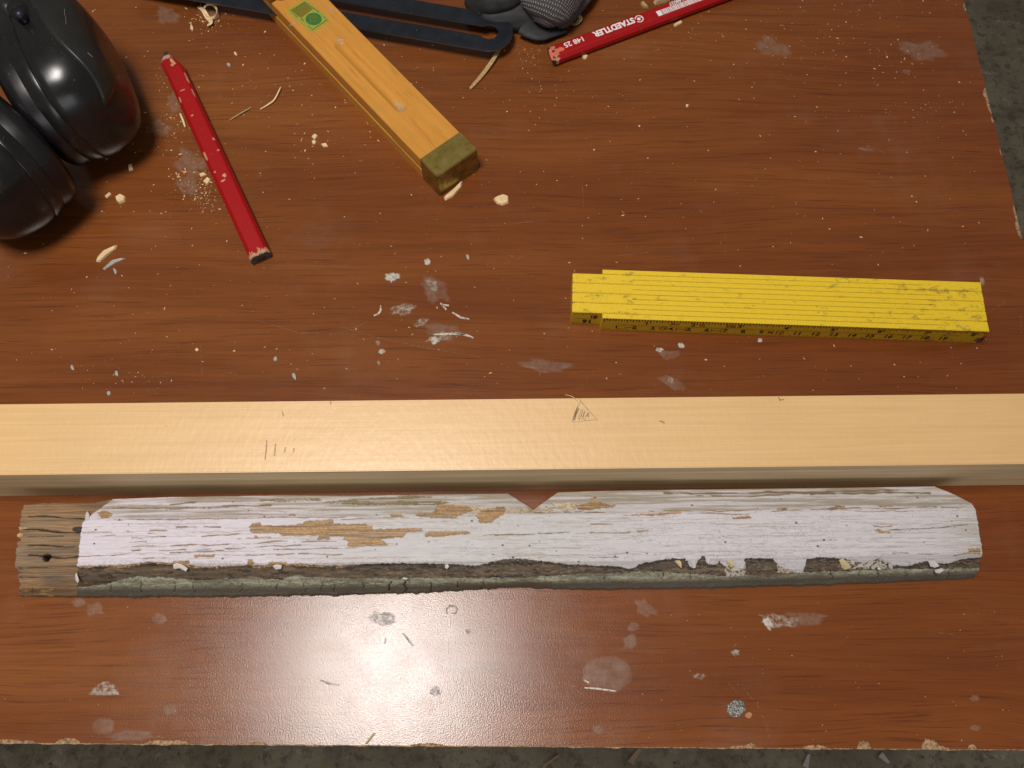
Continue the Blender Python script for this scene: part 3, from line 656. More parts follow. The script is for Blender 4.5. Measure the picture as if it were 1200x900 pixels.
# flaked patches down to ochre wood
P = [T(2, [(505, 255), (525, 240), (570, 228), (578, 252), (800, 250), (880, 222), (1040, 212), (1042, 240), (1091, 243), (1241, 243), (1291, 258), (1296, 275), (1611, 268), (1613, 290), (1511, 295), (1491, 325), (1341, 335), (1396, 378), (1141, 390), (1138, 350), (1110, 340), (1110, 318), (1015, 320), (1010, 340), (950, 340), (945, 315), (720, 318), (700, 302), (520, 300)]),
     T(3, [(530, 305), (560, 290), (815, 285), (825, 305), (600, 322), (540, 324)]),
     T(3, [(475, 178), (600, 160), (605, 130), (640, 118), (800, 122), (850, 150), (780, 180), (740, 190), (735, 206), (600, 202), (480, 190)]),
     T(3, [(305, 178), (380, 174), (400, 195), (330, 201)]), T(3, [(855, 185), (900, 150), (1050, 125), (1040, 175), (1000, 202), (960, 232), (890, 234)]),
     T(2, [(155, 438), (285, 436), (285, 450), (155, 456)]), T(2, [(753, 177), (797, 176), (797, 189), (755, 189)]), T(2, [(490, 470), (530, 470), (530, 510), (490, 510)]),
     T(2, [(625, 483), (745, 485), (740, 510), (625, 508)]), T(2, [(538, 318), (562, 318), (562, 333), (538, 333)]), T(2, [(10, 480), (122, 478), (122, 500), (10, 502)]),
     T(4, [(515, 125), (610, 105), (620, 72), (650, 70), (670, 105), (770, 122), (760, 134), (690, 140), (600, 152), (540, 155)]), T(4, [(800, 186), (1000, 176), (1190, 160), (1190, 172), (1000, 188)]),
     T(5, [(528, 200), (590, 195), (640, 188), (668, 202), (600, 212), (540, 210)]), T(5, [(820, 140), (890, 132), (880, 148), (820, 150)]),
     T(6, [(402, 338), (430, 331), (450, 337), (500, 338), (502, 354), (440, 352)]), T(6, [(98, 200), (180, 176), (232, 192), (125, 209)]), T(6, [(425, 175), (530, 176), (530, 184), (430, 185)]),
     T(6, [(1010, 452), (1080, 452), (1082, 478), (1010, 478)]), T(1, [(625, 165), (660, 150), (720, 170), (705, 200), (650, 205)])]
PALE = [T(4, [(-160, 125), (60, 150), (370, 130), (370, 168), (60, 172), (-160, 178)]), T(4, [(370, 110), (520, 105), (520, 150), (450, 162), (380, 130)]), T(4, [(-10, 130), (70, 125), (50, 185), (0, 205)])]
pat = np.zeros(X.shape, bool)
for p in P: pat |= inpoly(QX, QY, p)
pale = np.zeros(X.shape, bool)
for p in PALE: pale |= inpoly(QX, QY, p)
pat &= white; pale &= white & ~pat
dirt = sstep(0.45, 0.62, fbm(PX*0.03, YY*0.9, 61))
Cp = wood((0.185, 0.105, 0.042), (0.46, 0.27, 0.115), sstep(0.36, 0.62, g_fine*0.7+spk*0.3)); Cp = mixc(Cp, dirt*0.35, (0.20, 0.15, 0.09))
Cc = np.where(pat[..., None], Cp, Cc); REL = np.where(pat, (g_fine-0.5)*0.0003, REL)
Cc = np.where(pale[..., None], wood((0.34, 0.24, 0.14), (0.50, 0.42, 0.32), sstep(0.3, 0.6, spk)), Cc); REL = np.where(pale, 0.0002, REL)
# olive dirty smear on the back slope above the long patch
sm = (inpoly(QX, QY, T(3, [(300, 65), (480, 60), (620, 75), (700, 105), (620, 122), (540, 118), (150, 118), (-150, 105), (100, 80)])) | inpoly(QX, QY, T(2, [(560, 82), (960, 78), (970, 92), (700, 98), (580, 92)]))) & white & (g_fine > 0.40)
Cc = np.where(sm[..., None], wood((0.13, 0.095, 0.045), (0.27, 0.21, 0.12), spk), Cc); REL = np.where(sm, 0.0001, REL)
# long cracks along the grain
def crack(pts, w, depth, col, only=None, k=0):
    p = np.array(pts); bx = np.nonzero((PX > p[:, 0].min()-3) & (PX < p[:, 0].max()+3) & (PY > p[:, 1].min()-4) & (PY < p[:, 1].max()+4))
    x, y = PX[bx], PY[bx]
    if not len(x): return
    d = seg_dist(x, y+(vn(x*0.09, y*0, 91+k)-0.5)*1.3+(vn(x*0.6, y*0, 191+k)-0.5)*0.45, pts)
    ww = w*(0.45+1.1*vn(x*0.12, np.full(x.shape, k*1.7), 97+k))
    m = np.clip(1-d/ww, 0, 1)
    if w < 1.0: m = m*sstep(0.20, 0.36, vn(x*0.07, np.full(x.shape, k*3.7), 95+k))
    if only is not None: m = m*only[bx]
    m2 = np.clip(m*1.8, 0, 1)
    Cc[bx] = Cc[bx]*(1-m2[:, None])+np.array(col)*m2[:, None]; REL[bx] -= depth*m2
BR = (0.24, 0.145, 0.075); DKB = (0.13, 0.09, 0.055)
cr = [(1, [(520, 216), (700, 214), (1200, 210)]), (2, [(0, 212), (300, 207), (600, 201), (1200, 198)]), (3, [(0, 210), (400, 200), (700, 190)]), (4, [(250, 170), (420, 165), (700, 165)]),
      (5, [(250, 170), (400, 172), (520, 182), (600, 184), (700, 162), (900, 153), (1190, 146)]), (5, [(0, 160), (200, 158), (560, 158), (700, 140)]), (6, [(0, 205), (230, 195), (560, 196), (740, 186), (1000, 190)]),
      (2, [(0, 378), (250, 375), (540, 365), (700, 350), (1060, 350)]), (1, [(845, 384), (960, 380), (1200, 377)]), (2, [(150, 405), (480, 392)]), (2, [(540, 390), (640, 382), (850, 378)]),
      (1, [(920, 460), (1060, 456)]), (1, [(845, 410), (940, 410)]), (1, [(1020, 410), (1190, 407)]), (2, [(200, 320), (330, 313), (500, 302)]), (2, [(215, 258), (320, 258)]), (2, [(40, 260), (170, 260)]),
      (2, [(680, 437), (790, 430)]), (2, [(480, 440), (600, 436)]), (1, [(960, 283), (1065, 281)]), (1, [(950, 301), (1080, 297)]), (1, [(975, 324), (1090, 324)]), (1, [(635, 317), (740, 312)]), (1, [(530, 296), (820, 288)]),
      (2, [(0, 425), (340, 413)]), (2, [(430, 335), (640, 325)]), (1, [(825, 358), (940, 355)]), (1, [(845, 332), (920, 330)]), (1, [(495, 448), (780, 438), (825, 428)]), (1, [(1130, 262), (1200, 258)]),
      (4, [(0, 312), (200, 308), (480, 296)]), (4, [(610, 293), (820, 296), (980, 285)]), (4, [(610, 243), (750, 242)]), (4, [(600, 456), (830, 456)]), (3, [(900, 312), (1190, 312)]), (6, [(400, 310), (520, 314)]), (6, [(500, 330), (760, 325), (1000, 300)]),
      (6, [(690, 487), (770, 487)]), (6, [(520, 480), (620, 480)]), (6, [(910, 497), (1000, 482), (1080, 488)]), (6, [(280, 215), (660, 214)]), (2, [(820, 430), (1100, 440)]), (2, [(660, 405), (1190, 392)])]
for k, (tl, pts) in enumerate(cr):
    crack(T(tl, pts), 0.55+0.30*random.random(), 0.0003, BR if k % 3 else DKB, white, k)
for pts, w in ((T(2, [(245, 133), (330, 128), (640, 120)]), 1.2), (T(1, [(720, 140), (1200, 135)]), 1.0), (T(2, [(0, 113), (165, 105)]), 1.1), (T(2, [(0, 145), (220, 136)]), 0.9), (T(5, [(100, 42), (320, 48), (600, 45), (760, 38), (1190, 42)]), 1.3), (T(6, [(0, 105), (300, 100), (520, 90), (760, 100)]), 1.3), (T(5, [(300, 60), (640, 66), (900, 50)]), 0.9), (T(6, [(100, 90), (560, 76)]), 1.0)):
    crack(pts, w, 0.0005, (0.17, 0.12, 0.06), white, 7)
for k in range(330):                                     # faint hair lines
    x = random.uniform(95, 1140); y = random.uniform(586, 655); L_ = random.uniform(10, 120)
    crack([(x, y-(x-600)*0.010), (x+L_, y-(x+L_-600)*0.010)], 0.42, 0.00015, (0.33, 0.28, 0.23), white*0.55, k % 9)
# alligator crackle
ve = vor_edge(PX*0.11+vn(PX*.2, PY*.2, 5)*.8, YY*0.16+vn(PX*.2, PY*.2, 6)*.8, 9)
reg = sstep(640, 720, PX)*sstep(1060, 960, PX)*sstep(606, 622, PY)*sstep(0.40, 0.56, fbm(PX*0.025, PY*0.06, 66))
reg = np.maximum(reg, 0.8*sstep(0.56, 0.64, fbm(PX*0.02, PY*0.05, 68))*white)
mk = sstep(0.075, 0.02, ve)*reg*white; Cc = mixc(Cc, mk*0.45, (0.27, 0.235, 0.22)); REL -= 0.0002*mk
# black specks / pin holes
sp_list = T(2, [(335, 463), (1002, 450), (500, 155), (400, 100), (600, 193)])+T(3, [(560, 355), (835, 222), (1130, 252), (1032, 375), (970, 435), (1098, 455), (355, 370)])+T(4, [(328, 131), (285, 297), (285, 351), (50, 376), (222, 380), (116, 455), (535, 483), (392, 413), (768, 448), (972, 430), (845, 424)])+T(5, [(278, 121), (490, 357), (478, 320), (943, 234), (1120, 343), (1080, 383), (845, 82)])+T(6, [(84, 397), (45, 437), (900, 277), (935, 246), (680, 127), (990, 335)])+T(1, [(615, 278), (605, 367), (820, 288), (825, 245), (1068, 152)])
for k in range(18): sp_list.append((random.uniform(100, 1140), random.uniform(588, 652)))
for k, (x, y) in enumerate(sp_list):
    r = random.uniform(0.6, 1.15) if k < 42 else random.uniform(0.4, 0.7)
    bx = np.nonzero((abs(PX-x) < 4) & (abs(PY-y) < 4)); m = sstep(r+0.4, r-0.4, np.hypot((PX[bx]-x)*0.8, PY[bx]-y))
    Cc[bx] = Cc[bx]*(1-m[:, None])+np.array((0.09, 0.075, 0.06))*m[:, None]; REL[bx] -= 0.0003*m
# bare end: checks and nail hole
for pts, w in ((T(1, [(150, 190), (330, 192), (530, 208)]), 1.0), (T(1, [(130, 270), (200, 272), (330, 288), (520, 296)]), 1.5), (T(1, [(130, 373), (250, 376), (380, 382), (470, 386)]), 1.0), (T(1, [(95, 437), (200, 436), (270, 448), (400, 456), (495, 450)]), 1.3), (T(1, [(120, 520), (300, 520)]), 0.8), (T(1, [(120, 580), (230, 582)]), 0.8), (T(1, [(95, 468), (150, 462)]), 1.0), (T(1, [(205, 650), (208, 690)]), 0.7), (T(1, [(85, 630), (100, 630)]), 0.7), (T(1, [(150, 320), (400, 318)]), 0.6), (T(1, [(100, 550), (200, 552)]), 0.6)):
    crack(pts, w*0.75, 0.0008, (0.03, 0.02, 0.013), bare*1.0, 0 if w < .9 else 3)
hx, hy = T(1, [(292, 452)])[0]
m = sstep(1.25, 0.75, np.hypot((PX-hx)/4.4+0.8*(fbm(PX*.25, PY*.25, 13)-.5), (PY-hy)/3.9+0.9*(fbm(PX*.3, PY*.3, 12)-.5))); Cc = mixc(Cc, m, (0.008, 0.006, 0.005)); REL -= 0.006*m
hx, hy = T(1, [(495, 272)])[0]
m = sstep(1.2, 0.7, np.hypot((PX-hx)/6.5, (PY-hy)/3.0)); m = m*(PX < 96); Cc = mixc(Cc, m, (0.03, 0.02, 0.015)); REL -= 0.0015*m
# cross cracks in the green bead
for k, (x, y0, y1) in enumerate([(T(2, [(a, 0)])[0][0], 680+0.0*a, 697) for a in (455, 680, 860, 965, 1050, 140)]+[(T(3, [(a, 0)])[0][0], 678, 695) for a in (140, 310, 405, 575, 750, 905)]+[(T(5, [(a, 0)])[0][0], 670, 680) for a in (270, 90, 1170)]+[(T(6, [(a, 0)])[0][0], 667, 678) for a in (130, 310, 430, 610, 790, 880)]+[(T(4, [(a, 0)])[0][0], 673, 682) for a in (325, 700)]+[(x, 681, 694) for x in (130, 165, 205)]):
    j = random.uniform(-2, 2); w = random.choice([0.6, 0.8, 1.3]) if 330 < x < 560 else 0.65
    a = random.uniform(0.0, 0.5)
    bx = np.nonzero((abs(PX-x) < 6) & (PY > 660)); xx, yy = PX[bx], PY[bx]
    d = seg_dist(xx+(vn(yy*0.4, yy*0, k)-0.5)*3.5, yy, [(x-j*.4, y0+(y1-y0)*a*.6), (x+j, y0+(y1-y0)*random.uniform(0.6, 1))])
    m = np.clip(1.8*(1-d/w), 0, 1)*(green | brown)[bx]; Cc[bx] = Cc[bx]*(1-m[:, None])+np.array((0.012, 0.011, 0.009))*m[:, None]; REL[bx] -= 0.0012*m
# thin lifted yellow-white worn crest on the bead
cre = np.exp(-((PY-(np.interp(PX, [a for a, b in kB], [b for a, b in kB])-3.0))/1.1)**2)*sstep(0.56, 0.66, fbm(PX*0.06, PY*0.3, 77))*green
Cc = mixc(Cc, cre*0.7, (0.42, 0.42, 0.31))
# sag/undulation of the bead
Zb = Z+REL+0.0004*(big-0.5)
Z2 = np.maximum(Zb, 0.0); Z2[:, 0] = 0.0
P3 = np.stack([X, Y, Z2], -1)
# fold down the skirts
bk = P3[:, -1:].copy(); bk[..., 1] += 0.0003; bk2 = bk.copy(); bk2[..., 2] *= 0.5; bk3 = bk.copy(); bk3[..., 2] = 0
P3 = np.concatenate([P3, bk, bk2, bk3], 1)
cb = Cc[:, -1:]*0.8; cw_ = np.broadcast_to(np.array((0.22, 0.17, 0.11)), cb.shape)
Cc = np.concatenate([Cc, cb, cw_, cw_], 1)
le = P3[:1].copy(); le2 = le.copy(); le2[..., 2] = 0; re = P3[-1:].copy(); re2 = re.copy(); re2[..., 2] = 0
rm = re.copy(); rm[..., 2] *= 0.55; lm = le.copy(); lm[..., 2] *= 0.5
P3 = np.concatenate([le2, lm, P3, rm, re2], 0)
cl = np.broadcast_to(np.array((0.16, 0.11, 0.06)), Cc[:1].shape)
Cc = np.concatenate([cl, Cc[:1]*0.9, Cc, Cc[-1:], np.broadcast_to(np.array((0.35, 0.30, 0.25)), Cc[:1].shape)], 0)
c0_ = at(590, 640, 0)
board = thing('old_painted_board', 'weathered notched board with flaking white paint, bare left end and green front bead', 'board', (c0_.x, c0_.y, 0))
P3[..., 0] -= c0_.x; P3[..., 1] -= c0_.y
M_OLD = vcol('flaking_paint_and_wood', 0.60, 1500, 0.00010, 0.10)
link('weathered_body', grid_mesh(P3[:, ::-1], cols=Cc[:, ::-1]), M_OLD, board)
def flake(pts, z, lift, m, parent, off, name='paint_flake'):
    bm = bmesh.new(); W = [at(x, y, z)-off for x, y in pts]; c = sum(W, Vector())/len(W)
    t_ = [bm.verts.new((p.x, p.y, z+(lift*(0.2+0.8*i/len(W))))) for i, p in enumerate(W)]
    b_ = [bm.verts.new((p.x, p.y, z+(lift*(0.2+0.8*i/len(W)))-0.00025)) for i, p in enumerate(W)]
    ct = bm.verts.new((c.x, c.y, z+lift*0.35)); cb2 = bm.verts.new((c.x, c.y, z+lift*0.35-0.00025)); n = len(W)
    for i in range(n):
        j = (i+1) % n
        bm.faces.new((t_[i], t_[j], ct)); bm.faces.new((b_[j], b_[i], cb2)); bm.faces.new((t_[j], t_[i], b_[i], b_[j]))
    return bm_obj(name, bm, m, parent)
off = Vector((c0_.x, c0_.y, 0))
FL = [(T(1, [(548, 175), (560, 160), (575, 180), (572, 215), (550, 218)]), ZT, M_FLAKE), (T(1, [(482, 560), (492, 555), (508, 600), (502, 620), (488, 600)]), 0.0195, M_FLAKE),
      (T(2, [(15, 500), (40, 490), (75, 500), (112, 525), (100, 545), (60, 525), (25, 530)]), 0.0215, M_FLAKE), (T(2, [(652, 510), (680, 498), (712, 505), (708, 528), (675, 533)]), 0.0210, M_FLAKE),
      (T(3, [(662, 505), (680, 498), (690, 515), (675, 530), (664, 522)]), 0.0205, M_FLAKE), (T(3, [(388, 588), (400, 582), (428, 588), (415, 598), (395, 597)]), 0.0175, M_FLAKE),
      (T(5, [(165, 475), (185, 462), (208, 485), (210, 525), (190, 510)]), 0.0205, M_FLAKEY), (T(5, [(498, 485), (515, 465), (540, 480), (545, 505), (525, 522), (505, 505)]), 0.0205, M_FLAKEY),
      (T(6, [(180, 525), (205, 515), (240, 550), (258, 572), (215, 590), (195, 575)]), 0.0200, M_FLAKEY), (T(6, [(750, 530), (790, 528), (820, 565), (790, 575), (760, 568)]), 0.0200, M_FLAKE),
      (T(6, [(790, 590), (835, 578), (848, 592), (820, 612), (795, 608)]), 0.0175, M_FLAKE), (T(6, [(425, 577), (440, 573), (446, 588), (430, 592)]), 0.019, M_FLAKE), (T(2, [(1170, 482), (1185, 470), (1200, 480), (1190, 500)]), 0.021, M_FLAKE),
      (T(5, [(295, 450), (300, 520), (285, 525), (275, 500), (262, 470), (270, 455)]), 0.0212, M_FLAKE), (T(5, [(366, 445), (385, 445), (392, 475), (380, 500), (362, 480)]), 0.0212, M_FLAKE)]
for p, z, m in FL: flake(p, z+0.0002, 0.0011, m, board, off)
for p in (T(1, [(118, 258), (165, 262), (185, 270), (130, 276)]), T(1, [(108, 310), (125, 298), (150, 305), (145, 322), (115, 325)])):
    flake(p, ZT-0.0006 if p[0][1] < 660 else 0.012, 0.0004, M_SPLINT, board, off, 'wood_splinter')

# ================================================================== FOLDING RULE
RZ = 0.016
a_, b_ = at(671.5, 371.5, RZ), at(1159.5, 388.5, RZ); c_ = at(1149, 330.5, RZ)
rang = math.atan2(b_.y-a_.y, b_.x-a_.x); rl = (b_-a_).length
ex = Vector((math.cos(rang), math.sin(rang), 0)); ey = Vector((-ex.y, ex.x, 0))
rw = (c_-b_).dot(ey)
# front section of the group starts one section behind the very front stick
rt = rw/10
frontL = at(706, 379.0, RZ); s706 = (frontL-a_).dot(ex)
shear = (c_-b_).dot(ex)/rw
org = b_-ex*rl
rule = thing('folding_rule', 'yellow folding rule closed up and lying right of centre on the bench', 'folding rule', (org.x, org.y, 0), rang)
for k in range(10):
    xs = s706 if k in (0, 9) else 0.0006*random.random()
    xe = rl+shear*rt*k+0.0003*random.uniform(-1, 1)
    bm = bmesh.new(); box_bm(bm, (xs+xe)/2, rt*(k+0.5), RZ/2-0.00005*random.random(), xe-xs, rt*0.975, RZ-0.0002, 0.00022, 1)
    bm_obj('rule_section', bm, M_YEL, rule)
for k in (1, 3, 5, 7):
    bm = bmesh.new(); box_bm(bm, 0.016, rt*(k+1), RZ/2, 0.033, rt*1.97, RZ+0.0002, 0.0004, 2); bm_obj('hinge', bm, M_YEL, rule)
for k in (0, 2, 4, 6, 8):
    xe = rl+shear*rt*(k+1); L_ = 0.022+0.006*((k*7) % 3)
    bm = bmesh.new(); box_bm(bm, xe-L_/2, rt*(k+1), RZ/2, L_, rt*1.97, RZ+0.0002, 0.0004, 2); bm_obj('hinge', bm, M_YEL, rule)
# seam graduations on top
def quads_obj(name, quads, m, parent, kind=None):
    V = []; Fc = []
    for q in quads: Fc.append(tuple(range(len(V), len(V)+len(q)))); V += list(q)
    o = link(name, mesh_from(V, Fc), m, parent)
    if kind: o['kind'] = kind
    return o
qt, qs = [], []
for k in range(1, 10):
    y = rt*k; left_joint = k in (2, 4, 6, 8); right_joint = k % 2 == 1
    xa = 0.0005 if not left_joint else 0.033
    if k in (1, 9): xa = s706+0.0005
    xb = rl-0.002 if not right_joint else rl-0.028
    strong = not left_joint if False else (k in (3, 5, 7))
    x = xa; i = 0
    while x < xb:
        hv = 0.5+0.5*nv1(x, 60, 100+k)
        if random.random() < 0.93:
            d = (0.00030 if i % 5 else 0.00042)*hv; w = 0.00026*hv
            z = RZ+0.00014
            (qt if (strong or random.random() < 0.45) else qs).append([(x, y-d, z), (x+w, y-d, z), (x+w, y+d*0.6, z), (x, y+d*0.6, z)])
        x += 0.001; i += 1
quads_obj('seam_graduations', qt, M_INK, rule, 'stuff'); quads_obj('faint_graduations', qs, M_INKSOFT, rule, 'stuff')
# graduations on the front faces
fq = []; yf = 0.00002-0.00006
def fr_quad(x, z0, z1, w, y=yf): return [(x-w/2, y, z0), (x+w/2, y, z0), (x+w/2, y, z1), (x-w/2, y, z1)]
x = s706+0.0012; i = 0; top = RZ-0.0007; bot_ = 0.0007; x00 = s706+0.0
while x < rl-0.001:
    k = i+1
    fq.append(fr_quad(x, bot_, bot_+(0.0032 if k % 10 == 0 else 0.0022 if k % 5 == 0 else 0.0012), 0.00022)); x += 0.001; i += 1
x = s706+0.0012; i = 0
while x < rl-0.001:
    fq.append(fr_quad(x, top-(0.0040 if i % 16 == 0 else 0.0030 if i % 8 == 0 else 0.0026 if i % 2 == 0 else 0.0018), top+0.0005, 0.00055)); x += 0.0254/16; i += 1
fq.append([(s706+0.01, yf, RZ*0.5), (rl-0.03, yf, RZ*0.5), (rl-0.03, yf, RZ*0.5+0.0002), (s706+0.01, yf, RZ*0.5+0.0002)])
y1 = rt+0.00002-0.0001
x = 0.0008; i = 0
while x < s706-0.0004:
    fq.append(fr_quad(x, bot_, bot_+(0.0030 if i % 5 == 0 else 0.0018), 0.00022, y1)); fq.append(fr_quad(x, top-(0.0024 if i % 5 == 0 else 0.0016), top, 0.00022, y1)); x += 0.001; i += 1
fq.append([(0.002, y1, RZ*0.5), (s706-0.003, y1, RZ*0.5), (s706-0.003, y1, RZ*0.5+0.0002), (0.002, y1, RZ*0.5+0.0002)])
# thin hinges protrude a little at the left end: put the prints proud of them
for q in fq[-1:]: pass
quads_obj('side_graduations', fq, M_INK, rule, 'stuff')
def text_mesh(s, size, offset=0.0, shear=0.0):
    cu = bpy.data.curves.new('text', 'FONT'); cu.body = s; cu.size = size; cu.align_x = 'CENTER'; cu.align_y = 'CENTER'; cu.offset = offset*size; cu.shear = shear
    cu.resolution_u = 3
    o = bpy.data.objects.new('text', cu); COL.objects.link(o)
    dg = bpy.context.evaluated_depsgraph_get(); me = bpy.data.meshes.new_from_object(o.evaluated_get(dg))
    bpy.data.objects.remove(o, do_unlink=True); bpy.data.curves.remove(cu); return me
def text_obj(name, s, size, M, m, parent, offset=0.0):
    me = text_mesh(s, size, offset); me.transform(M); me.materials.clear(); return link(name, me, m, parent)
def front_text(s, x, z, size, m, y=yf-0.00004, flip=False, offset=0.02):
    M = Matrix.Translation((x, y, z)) @ Matrix.Rotation(R(90), 4, 'X')
    if flip: M = M @ Matrix.Rotation(math.pi, 4, 'Z')
    return text_obj('numeral', s, size, M, m, rule, offset)
for k in range(1, 22):
    if k == 20: continue
    front_text(str(k), s706+0.0088+0.01*(k-1), 0.0052, 0.0052, M_REDINK if k == 10 else M_INK)
for k in range(1, 9):
    front_text(str(k), s706+0.0012+0.0254*k-0.0018, 0.0112, 0.0050, M_INK)
for s, x, z in (('—|', 0.016, .0055), ('CE', 0.0345, .0055), ('|—|', 0.0445, .0055), ('III', 0.055, .0112), ('m', 0.072, .0110), ('|—|', 0.064, .0055), ('EU', 0.0705, .0112), ('M', 0.094, .0052), ('2m', 0.040, .0115)):
    front_text(s, s706+x, z, 0.0042, M_REDINK)
front_text('41', 0.0115, 0.0112, 0.0046, M_INK, y1-0.00004, True); front_text('16', 0.0085, 0.0052, 0.0056, M_INK, y1-0.00004, True, 0.04); front_text('0', s706-0.0035, 0.0112, 0.0055, M_REDINK, y1-0.00004, True, 0.04)

# ================================================================== PENCILS
M_PENCIL = vcol('pencil_lacquer_and_wood', 0.42, 900, 0.00004, 0.06, (1, 1, 1), 0.3)
RED = (0.33, 0.0060, 0.0075); BAREW = (0.58, 0.30, 0.16)
def pencil(name, label, ends, width, hgt, chips, tip, seed, end_at_start=False):
    """ends: ((px,py),(px,py)) centre line of the top face; from tip to butt."""
    pa, pb = at(*ends[0], hgt), at(*ends[1], hgt); L_ = (pb-pa).length; an = math.atan2(pb.y-pa.y, pb.x-pa.x)
    t_ = thing(name, label, 'pencil', (pa.x, pa.y, 0), an)
    ns, na = int(L_/0.00035), 96
    s = np.linspace(0, L_, ns)
    prof = []
    pts = [(0.5, -0.20), (0.5, 0.20), (0.33, 0.5), (-0.33, 0.5), (-0.5, 0.20), (-0.5, -0.20), (-0.33, -0.5), (0.33, -0.5)]
    for k in range(8):
        a, b = pts[k], pts[(k+1) % 8]
        for q in range(12):
            f = q/12; prof.append((a[0]+(b[0]-a[0])*f, a[1]+(b[1]-a[1])*f))
    prof = np.array(prof)
    for _ in range(2): prof = (np.roll(prof, 1, 0)+prof*2+np.roll(prof, -1, 0))/4
    S = s[:, None]+np.zeros((1, na)); ty = prof[None, :, 0]*width+0*S; tz = prof[None, :, 1]*hgt+0*S
    if tip:      # knife-cut point
        f = np.clip(S/tip, 0, 1); fac = 0.14+0.86*f; fl = np.where(prof[None, :, 0] < 0, np.clip(S/(tip*0.45), 0, 1), f)
        ty = ty*(0.16+0.84*fl)-width*0.06*(1-f); tz = tz*(0.22+0.78*f)
    cols = np.zeros(S.shape+(3,)); cols[:] = RED
    rel = np.zeros(S.shape)
    sm, ym = S*1000, prof[None, :, 0]*width*1000+0*S; upf = (prof[None, :, 1]+0*S) > -0.1
    nz = (fbm(sm*1.3, ym*1.3+(~upf)*50, seed, 4)-0.5)
    for (cs, cy, ls, ly, th) in chips:      # mm
        d = ((sm-cs)/ls)**2+((ym-cy)/ly)**2+nz*2.0
        m = sstep(1.0+th, 0.7+th, d)*upf
        cols = mixc(cols, m, BAREW)
    wear = sstep(0.31, 0.35, nz+0.02)*0.4; cols = mixc(cols, wear, (0.42, 0.10, 0.06))
    je = L_*1000-sm+ (fbm(ym*1.6, ym*0+seed, seed+3)-0.5)*7
    if not end_at_start: pass
    m = sstep(3.4, 2.9, je); cols = mixc(cols, m, wood((0.34, 0.18, 0.10), (0.62, 0.36, 0.20), fbm(sm*0.4, ym*3, 9)))
    m = sstep(0.9, 0.3, L_*1000-sm+nz*2); cols = mixc(cols, m, (0.10, 0.075, 0.06))
    if tip:
        tipw = tip*1000*0.36+(fbm(ym*1.3, ym*0+seed, seed+6)-0.5)*5
        m = sstep(0.4, -0.2, sm-tipw); cols = mixc(cols, m, (0.44, 0.29, 0.21))
        m = sstep(0.4, -0.2, sm-tip*1000*0.17); cols = mixc(cols, m, (0.03, 0.03, 0.032))
    P = np.stack([S, ty, tz+hgt/2*(1 if not tip else 1)], -1)
    P[..., 2] = np.maximum(P[..., 2], 0.00002)
    me = grid_mesh(P, closed_v=True, cols=cols)
    link('pencil_body', me, M_PENCIL, t_)
    # end discs
    bm = bmesh.new()
    for si, x, col in ((ns-1, L_-0.00005, 1), (0, 0.00005, 0)):
        vs = [bm.verts.new((x, P[si, j, 1], P[si, j, 2])) for j in range(na)]; bm.faces.new(vs)
    bm_obj('end_grain', bm, simple('dirty_end_grain', (0.085, 0.062, 0.045), 0.8, var=0.5, scale=900), t_)
    box('graphite_core', (L_+0.00005, 0, hgt/2), (0.0003, width*0.42, hgt*0.36), M_GRAPH, t_, 0.0001)
    if tip: box('graphite_tip', (0.0, -width*0.06, hgt/2), (0.0016, width*0.16, hgt*0.16), M_GRAPH, t_, 0.0002)
    return t_, L_, an
PW, PH = 0.0122, 0.0075
pencil('carpenter_pencil', 'worn red carpenter pencil beside the ear defenders, its short point up and butt chewed', ((193, 57), (304, 299)), PW, PH,
       [(11, 1.8, 3.8, 1.5, 0), (14, 0.2, 1.5, 1.0, 0), (36, -0.5, 0.5, 1.8, -.3), (57, -1.8, 1.0, 0.6, -.3), (88, -4.6, 3.6, 0.7, 0), (79, 4.2, 1.4, 0.6, -.2), (88, 3.9, 1.2, 0.9, -.2), (107, 0.8, 1.4, 1.1, 0), (110, -1.0, 0.8, 1.4, -.2), (42, -4.5, 2.5, 0.4, -.1), (28, 4.8, 5, 0.5, -.1), (102, -3.6, 1.0, 0.8, -.2), (40, 4.6, 4, .4, -.2)], 0.0165, 3)
# second pencil: butt at the left, runs out at the top right
pb_, L2, an2 = pencil('carpenter_pencil', 'red carpenter pencil with white printing and a barcode at the upper right', ((908, -36), (646.5, 61)), PW, PH,
       [(0, 0, 0.1, 0.1, -5)], 0, 8)
# fleck of torn lacquer near the butt
inv2 = (Matrix.Translation(pb_.location) @ Matrix.Rotation(an2, 4, 'Z')).inverted()
def T3(x, y): return (560+x/3.529, y/3.529)
def T5(x, y): return (540+x/7.5, y/7.5)
pk = [T5(*p) for p in ((772, 440), (790, 425), (850, 432), (870, 412), (912, 420), (905, 445), (865, 455), (850, 480), (820, 485), (808, 508), (840, 520), (850, 530), (800, 530), (780, 480))]
M_TORN = simple('torn_red_lacquer', (0.62, 0.14, 0.085), 0.6, var=0.25, scale=900)
def flat_poly(name, pts, z, m, parent, inv):
    bm = bmesh.new(); f = bm.faces.new([bm.verts.new(at(x, y, z)) for x, y in pts]); bmesh.ops.triangulate(bm, faces=[f])
    o = bm_obj(name, bm, m, parent)
    if inv is not None: o.matrix_parent_inverse = inv
    return o
flat_poly('torn_lacquer', pk, PH+0.00004, M_TORN, pb_, inv2)
flat_poly('torn_lacquer', [T5(*p) for p in ((798, 448), (812, 438), (832, 446), (820, 460), (805, 462))], PH+0.00008, simple('dark_nick', (0.09, 0.02, 0.02)), pb_, inv2)
